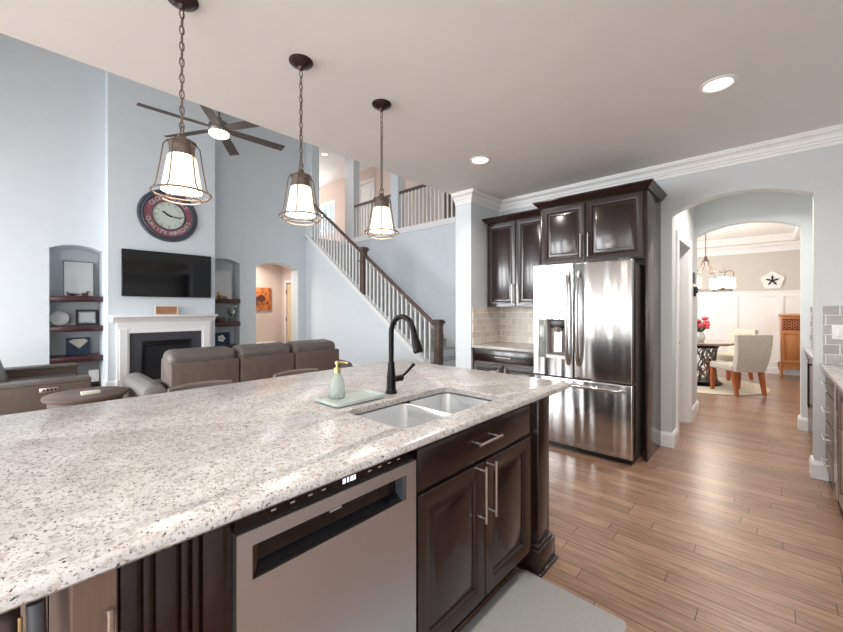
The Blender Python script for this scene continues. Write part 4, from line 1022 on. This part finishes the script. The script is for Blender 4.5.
obj('plate', MB().box(-8.03, -7.95, YS-.009, YS-.001, 1.09, 1.21, .002), 'offwhite', e); obj('toggle', MB().box(-8.0, -7.98, YS-.014, YS-.0085, 1.13, 1.17), 'white', e)

# ------------------------------------------------------------------ sofa, loveseat, end table
e = thing('sofa', 'long taupe leather reclining sofa with its back to the island', 'sofa', (-4.95, 2.08, 0))
ys = [1.055, 1.745, 2.43, 3.11]
obj('base', MB().box(-5.42, -4.56, 1.06, 3.105, .06, .40, .02), 'leatherback', e)
for a, b in zip(ys, ys[1:]):
    obj('back_panel', MB().box(-4.60, -4.45, a+.006, b-.006, .10, .782, .022, 3), 'leatherback', e)
    q = Matrix.Translation((-4.72, 0, .4)) @ Matrix.Rotation(.10, 4, 'Y') @ Matrix.Translation((4.72, 0, -.4))
    mb = MB().box(-4.88, -4.605, a+.004, b-.004, .45, .83, .05, 4, mtx=q); mb.box(-4.86, -4.55, a+.008, b-.008, .70, .905, .075, 5, mtx=q); obj('back_cushion', mb, 'leather', e)
    obj('seat_cushion', MB().box(-5.46, -4.86, a+.004, b-.004, .36, .50, .05, 4), 'leather', e)
for a, b in ((.83, 1.05), (3.115, 3.365)):
    mb = MB().box(-5.50, -4.50, a, b, .06, .50, .03, 3); obj('arm', mb, 'leatherback', e)
    mb = MB(); ym = (a+b)/2; rows = []
    for x, k in ((-5.56, .55), (-5.54, .85), (-5.45, 1.), (-5.0, 1.), (-4.6, .95), (-4.48, .85), (-4.46, .6)):
        rows.append([Vector((x, ym+(b-a)*.54*k*math.cos(t), .49+(.11*k*math.sin(t) if math.sin(t) > 0 else .07*k*math.sin(t)))) for t in [2*PI*j/20 for j in range(20)]])
    mb.ring(rows, True, True); bmesh.ops.recalc_face_normals(mb.b, faces=mb.b.faces); obj('arm_pad', mb, 'leatherlight', e)
e = thing('loveseat', 'taupe leather recliner loveseat at the left with control plate on its arm', 'sofa', (-6.43, .0, 0))
obj('base', MB().box(-7.2, -5.68, -.6, .52, .06, .36, .02), 'leatherback', e)
for a, b in ((-7.02, -6.435), (-6.425, -5.84)):
    obj('seat_cushion', MB().box(a, b, -.1, .56, .32, .47, .05, 4), 'leather', e)
    q = Matrix.Translation((0, -.1, .45)) @ Matrix.Rotation(.28, 4, 'X') @ Matrix.Translation((0, .1, -.45))
    obj('back_cushion', MB().box(a, b, -.38, -.06, .42, .87, .07, 5, mtx=q), 'leatherlight', e)
obj('back_panel', MB().box(-7.02, -5.84, -.62, -.42, .1, .80, .03), 'leatherback', e)
for a, b in ((-7.28, -7.03), (-5.83, -5.60)):
    obj('arm', MB().box(a, b, -.6, .575, .06, .55, .025, 3), 'leatherback', e)
    obj('arm_pad', MB().box(a, b, -.55, .577, .53, .585, .026, 4), 'leather', e)
cpn = obj('control_plate', MB().box(-5.602, -5.592, .16, .31, .465, .51, .003), 'chrome', e)
for y in (.185, .215, .245, .275): obj('button', MB().box(-5.594, -5.589, y, y+.018, .475, .50), 'blackmatte', cpn)
e = thing('end_table', 'round dark wood end table between the loveseat and the sofa', 'table', (-4.92, .47, 0))
obj('top', MB().lathe([(0, .485), (.315, .485), (.32, .495), (.32, .515), (.31, .522), (0, .522)], (-4.92, .47, 0), 40, False), 'tablewood', e)
obj('apron', MB().lathe([(.28, .42), (.28, .485)], (-4.92, .47, 0), 32, False), 'tablewood', e)
for k in range(4):
    a = PI/4+k*PI/2; obj('leg', MB().tube([(-4.92+.25*math.cos(a), .47+.25*math.sin(a), .47), (-4.92+.27*math.cos(a), .47+.27*math.sin(a), 0)], [.022, .014], 8), 'black', e)
tag(obj('coaster_box', MB().box(-4.89, -4.79, .42, .56, .5225, .548, .003), 'cream'), 'small cream box lying on the round end table', 'box')

# ------------------------------------------------------------------ ceiling fan
fxc, fyc, fz_ = -5.39, 1.84, 3.75
e = thing('ceiling_fan', 'grey six-blade ceiling fan with lit lamp on a long rod', 'ceiling fan', (fxc, fyc, UP))
obj('canopy', MB().lathe([(.075, 0), (.075, -.03), (.03, -.08), (0, -.08)], (fxc, fyc, UP), 24, False), 'pewter', e)
obj('downrod', MB().cyl((fxc, fyc, UP-.06), (fxc, fyc, fz_+.12), .014), 'pewter', e)
obj('motor', MB().lathe([(0, .16), (.03, .15), (.035, .10), (.10, .085), (.125, .05), (.125, -.02), (.105, -.05), (.0, -.05)], (fxc, fyc, fz_), 32, False), 'pewter', e)
obj('lamp', MB().lathe([(.105, -.05), (.125, -.055), (.12, -.085), (.09, -.105), (0, -.115)], (fxc, fyc, fz_), 32, False), 'fanglow', e)
point('fan_bulb', (fxc, fyc, fz_-.2), 2.5, r=.12)
for k in range(6):
    q = Matrix.Translation((fxc, fyc, fz_)) @ Matrix.Rotation(math.radians(27+60*k), 4, 'Z') @ Matrix.Rotation(math.radians(-11), 4, 'X')
    mb = MB(); rows = [[Vector((x, -w_, -.004)), Vector((x, w_, -.004)), Vector((x, w_, .004)), Vector((x, -w_, .004))] for x, w_ in ((.12, .04), (.2, .058), (.55, .066), (.87, .07), (.88, .066))]
    mb.ring(rows, True, True); bmesh.ops.recalc_face_normals(mb.b, faces=mb.b.faces); obj('blade', mb.xf(q), 'fanwood', e)
    obj('blade_iron', MB().box(.09, .22, -.02, .02, .004, .012, .002, mtx=q), 'pewter', e)

# ------------------------------------------------------------------ dining room
TX, TY = -1.0, 8.4
tag(obj('rug', MB().lathe([(0, .001), (1.0, .001), (1.02, .006), (1.0, .012), (0, .012)], (TX, TY, 0), 64, False), 'rug'), 'round cream rug under the dining table', 'rug')
e = thing('dining_table', 'round wooden dining table on a dark lattice drum pedestal', 'table', (TX, TY, .012))
obj('top', MB().lathe([(0, .72), (.58, .72), (.61, .735), (.615, .75), (.60, .762), (0, .762)], (TX, TY, 0), 48, False), mat('glossy_table_top', (140,118,104), .18, var=.25, vscale=10, stretch=(1,.2,1), coat=.4), e)
obj('under_plate', MB().lathe([(0, .66), (.36, .66), (.37, .69), (.36, .72), (0, .72)], (TX, TY, 0), 36, False), 'bronze', e)
obj('base_plate', MB().lathe([(0, .013), (.40, .013), (.41, .03), (.38, .055), (.31, .075), (0, .075)], (TX, TY, 0), 36, False), 'bronze', e)
lt = MB(); random.seed(3)
for k in range(40):
    a = 2*PI*k/40; p = []
    for j in range(7):
        z = .07+.6*j/6; r = .335-.025*math.sin(PI*j/6)
        aa = a+.16*math.sin(j*1.5+k*1.7)+(.5 if k % 2 else -.5)*j/6
        p.append((TX+r*math.cos(aa), TY+r*math.sin(aa), z))
    lt.tube(p, .011, 6)
obj('lattice', lt, 'pewter', e)
e = thing('flower_vase', 'white vase of pink flowers on the dining table', 'vase', (-.92, 8.3, .762))
vx, vy = -.905, 8.25
obj('vase', MB().lathe([(0, 0), (.055, 0), (.085, .05), (.09, .09), (.07, .15), (.05, .17), (.045, .17), (.0, .15)], (vx, vy, .762), 24, False), 'white', e)
fl = MB(); lf = MB()
for k in range(26):
    a = random.uniform(0, 2*PI); r = random.uniform(.02, .14); h = random.uniform(.08, .27)
    p1 = Vector((vx+r*math.cos(a), vy+r*math.sin(a), .92+h)); p0 = Vector((vx, vy, .90))
    lf.tube([p0, (p0+p1)/2, p1], [.003, .01, .003], 5)
    if k % 2 == 0: fl.sphere(p1, random.uniform(.034, .055), (1, 1, .75), 8, 6)
obj('blossoms', fl, 'pink', e); obj('leaves', lf, 'green', e)
def chair(label, m, legm):
    r = thing('dining_chair', label, 'chair', (0, 0, 0))
    mb = MB().box(-.25, .25, -.22, .27, .36, .47, .035, 4); obj('seat', mb, m, r)
    mb = MB(); rows = []
    for j in range(9):
        t = j/8; z = .36+.57*t; y = -.20-.10*t-.03*math.sin(PI*t); w_ = .225+.04*t; th = .045-.012*t
        rr = []
        for (a, b) in ((-1, -1), (-.5, -1.25), (0, -1.32), (.5, -1.25), (1, -1), (1.03, 0), (1, 1), (0, 1), (-1, 1), (-1.03, 0)): rr.append(Vector((a*w_, y+b*th, z)))
        rows.append(rr)
    rows.append([Vector((v.x*.96, -.30+(v.y+.30)*.5-.0, .942)) for v in rows[-1]])
    mb.ring(rows, True, True); bmesh.ops.recalc_face_normals(mb.b, faces=mb.b.faces); obj('backrest', mb, m, r)
    for sx in (-1, 1):
        for y0, y1 in ((.23, .24), (-.18, -.25)):
            mb = MB(); mb.ring([[Vector((sx*.21+a*w_, yy+b*w_, z)) for a, b in ((-1, -1), (1, -1), (1, 1), (-1, 1))] for w_, yy, z in ((.028, y0, .37), (.026, (y0+y1)/2, .2), (.019, y1, .0))], True, True)
            bmesh.ops.recalc_face_normals(mb.b, faces=mb.b.faces); obj('leg', mb, legm, r)
    return r
c1 = chair('grey velvet dining chair nearest, its back to the kitchen', 'chairgrey', 'chairleg'); c1.location = (-.37, 7.83, 0.0125); c1.rotation_euler = (0, 0, math.radians(42))
c2 = chair('beige upholstered dining chair on the far side of the round table', 'chairbeige', 'chairleg'); c2.location = (-.56, 9.3, 0.0125); c2.rotation_euler = (0, 0, math.radians(140))
# sideboard
e = thing('sideboard', 'honey oak cabinet with red fretwork panels on curved legs by the dining wall', 'sideboard', (.48, 10.4, 0))
obj('body', MB().box(.17, .80, 10.18, 10.62, .22, 1.19, .008), 'oak', e)
obj('top', MB().box(.14, .83, 10.15, 10.64, 1.19, 1.235, .012), 'oak', e)
for a0, a1 in ((.19, .48), (.49, .78)):
    d_ = obj('door', MB().nested(a0, a1, .30, .88, panel_rings(.04, .015), FY(10.17)), 'oak', e); obj('knob', MB().sphere((a1-.02 if a0 < .3 else a0+.02, 10.15, .6), .012), 'bronze', d_)
    p_ = obj('fretwork_panel', MB().box(a0, a1, 10.172, 10.18, .93, 1.15), 'redlattice', e, False)
    mb = MB()
    for k in range(4):
        x = a0+.036+k*(a1-a0-.072)/3
        for z in (.985, 1.04, 1.095): mb.torus((x, 10.168, z), .026, .006, 14, Matrix.Rotation(PI/2, 3, 'X'), 5)
    obj('fret', mb, 'oak', p_)
mb = MB(); ap = [(.17, .24), (.17, .14), (.26, .17), (.38, .19), (.485, .155), (.59, .19), (.71, .17), (.80, .14), (.80, .24)]; mb.prism(ap, 'y', 10.175, 10.2); obj('apron', mb, 'oak', e, False)
for x in (.19, .78):
    for y in (10.2, 10.6):
        s_ = -1 if x < .4 else 1
        obj('leg', MB().tube([(x, y, .24), (x+s_*.02, y, .17), (x+s_*.0, y, .07), (x+s_*.02, y, .0)], [.035, .03, .018, .024], 8), 'oak', e)
# star plaque
e = thing('star_plaque', 'white star-shaped wall plaque with a dark five-petal flower on the dining wall', 'wall decoration', (.10, DY-.02, 1.93))
sx_, sz_ = .055, 1.93
poly = []
for k in range(20):
    a = PI/2+2*PI*k/20; r = .175*(1+.10*math.cos(5*(a-PI/2))); poly.append((sx_+r*math.cos(a), sz_+r*math.sin(a)))
mb = MB(); mb.prism(poly, 'y', DY-.025, DY-.001); obj('plaque', mb, 'white', e, False)
mb = MB()
for k in range(5):
    a = PI/2+2*PI*k/5; c_ = (sx_+.055*math.cos(a), sz_+.055*math.sin(a))
    pts_ = [(c_[0]+.055*math.cos(t)*math.cos(a)-.017*math.sin(t)*math.sin(a), c_[1]+.055*math.cos(t)*math.sin(a)+.017*math.sin(t)*math.cos(a)) for t in [2*PI*j/12 for j in range(12)]]
    mb.prism(pts_, 'y', DY-.034, DY-.024)
obj('flower', mb, 'blackmatte', e, False)
# chandelier
hx, hy_ = -.83, 8.4; hz = 1.70
e = thing('chandelier', 'bronze ring chandelier with lit glass shades over the dining table', 'chandelier', (hx, hy_, DZ+.14))
obj('canopy', MB().lathe([(.06, 0), (.06, -.02), (.02, -.04), (0, -.04)], (hx, hy_, DZ+.14), 20, False), 'wire', e)
obj('stem', MB().cyl((hx, hy_, DZ+.11), (hx, hy_, 2.25), .007), 'wire', e)
obj('hub', MB().lathe([(0, .10), (.02, .08), (.03, .03), (.055, .0), (.05, -.02), (.0, -.03)], (hx, hy_, 2.20), 20, False), 'wire', e)
R6 = .36
obj('ring', MB().torus((hx, hy_, hz-.03), R6, .009, 48), 'wire', e)
for k in range(6):
    a = 2*PI*k/6+.28; ca, sa = math.cos(a), math.sin(a)
    pts_ = [(hx+r*ca, hy_+r*sa, z) for r, z in ((.04, 2.2), (.07, 2.10), (.16, 2.0), (.27, 1.98), (.345, 2.02), (.40, 1.98), (.385, 1.85), (R6, hz-.03))]
    ar_ = obj('arm', MB().tube(pts_, .007, 6), 'wire', e)
    obj('shade', MB().lathe([(.055, .0), (.062, .01), (.062, .19), (.058, .19)], (hx+R6*ca, hy_+R6*sa, hz), 20, False), 'chandglow', ar_)
    obj('socket', MB().lathe([(0, -.05), (.018, -.045), (.022, -.01), (.045, .0), (.045, .008), (0, .008)], (hx+R6*ca, hy_+R6*sa, hz), 14, False), 'wire', ar_)
point('chandelier_bulb', (hx, hy_, hz+.30), 40, r=.25); point('chandelier_bulb', (hx, hy_, hz-.2), 12, r=.3)
# lamps of the rooms beyond
recessed(-9.45, 4.0, 2.70, 'round recessed light in the side hall ceiling', 26, grp='hall lights')
recessed(-.1, 4.95, CZ, 'unseen round recessed light added in the passage between the arches', 26, grp='hall lights')  # added out of view, set forward to brighten the far arch header
recessed(-.3, .6, CZ, 'round recessed light above the aisle beside the camera', 16)
recessed(-.3, -1.6, CZ, 'round recessed light near the rear kitchen window', 16)
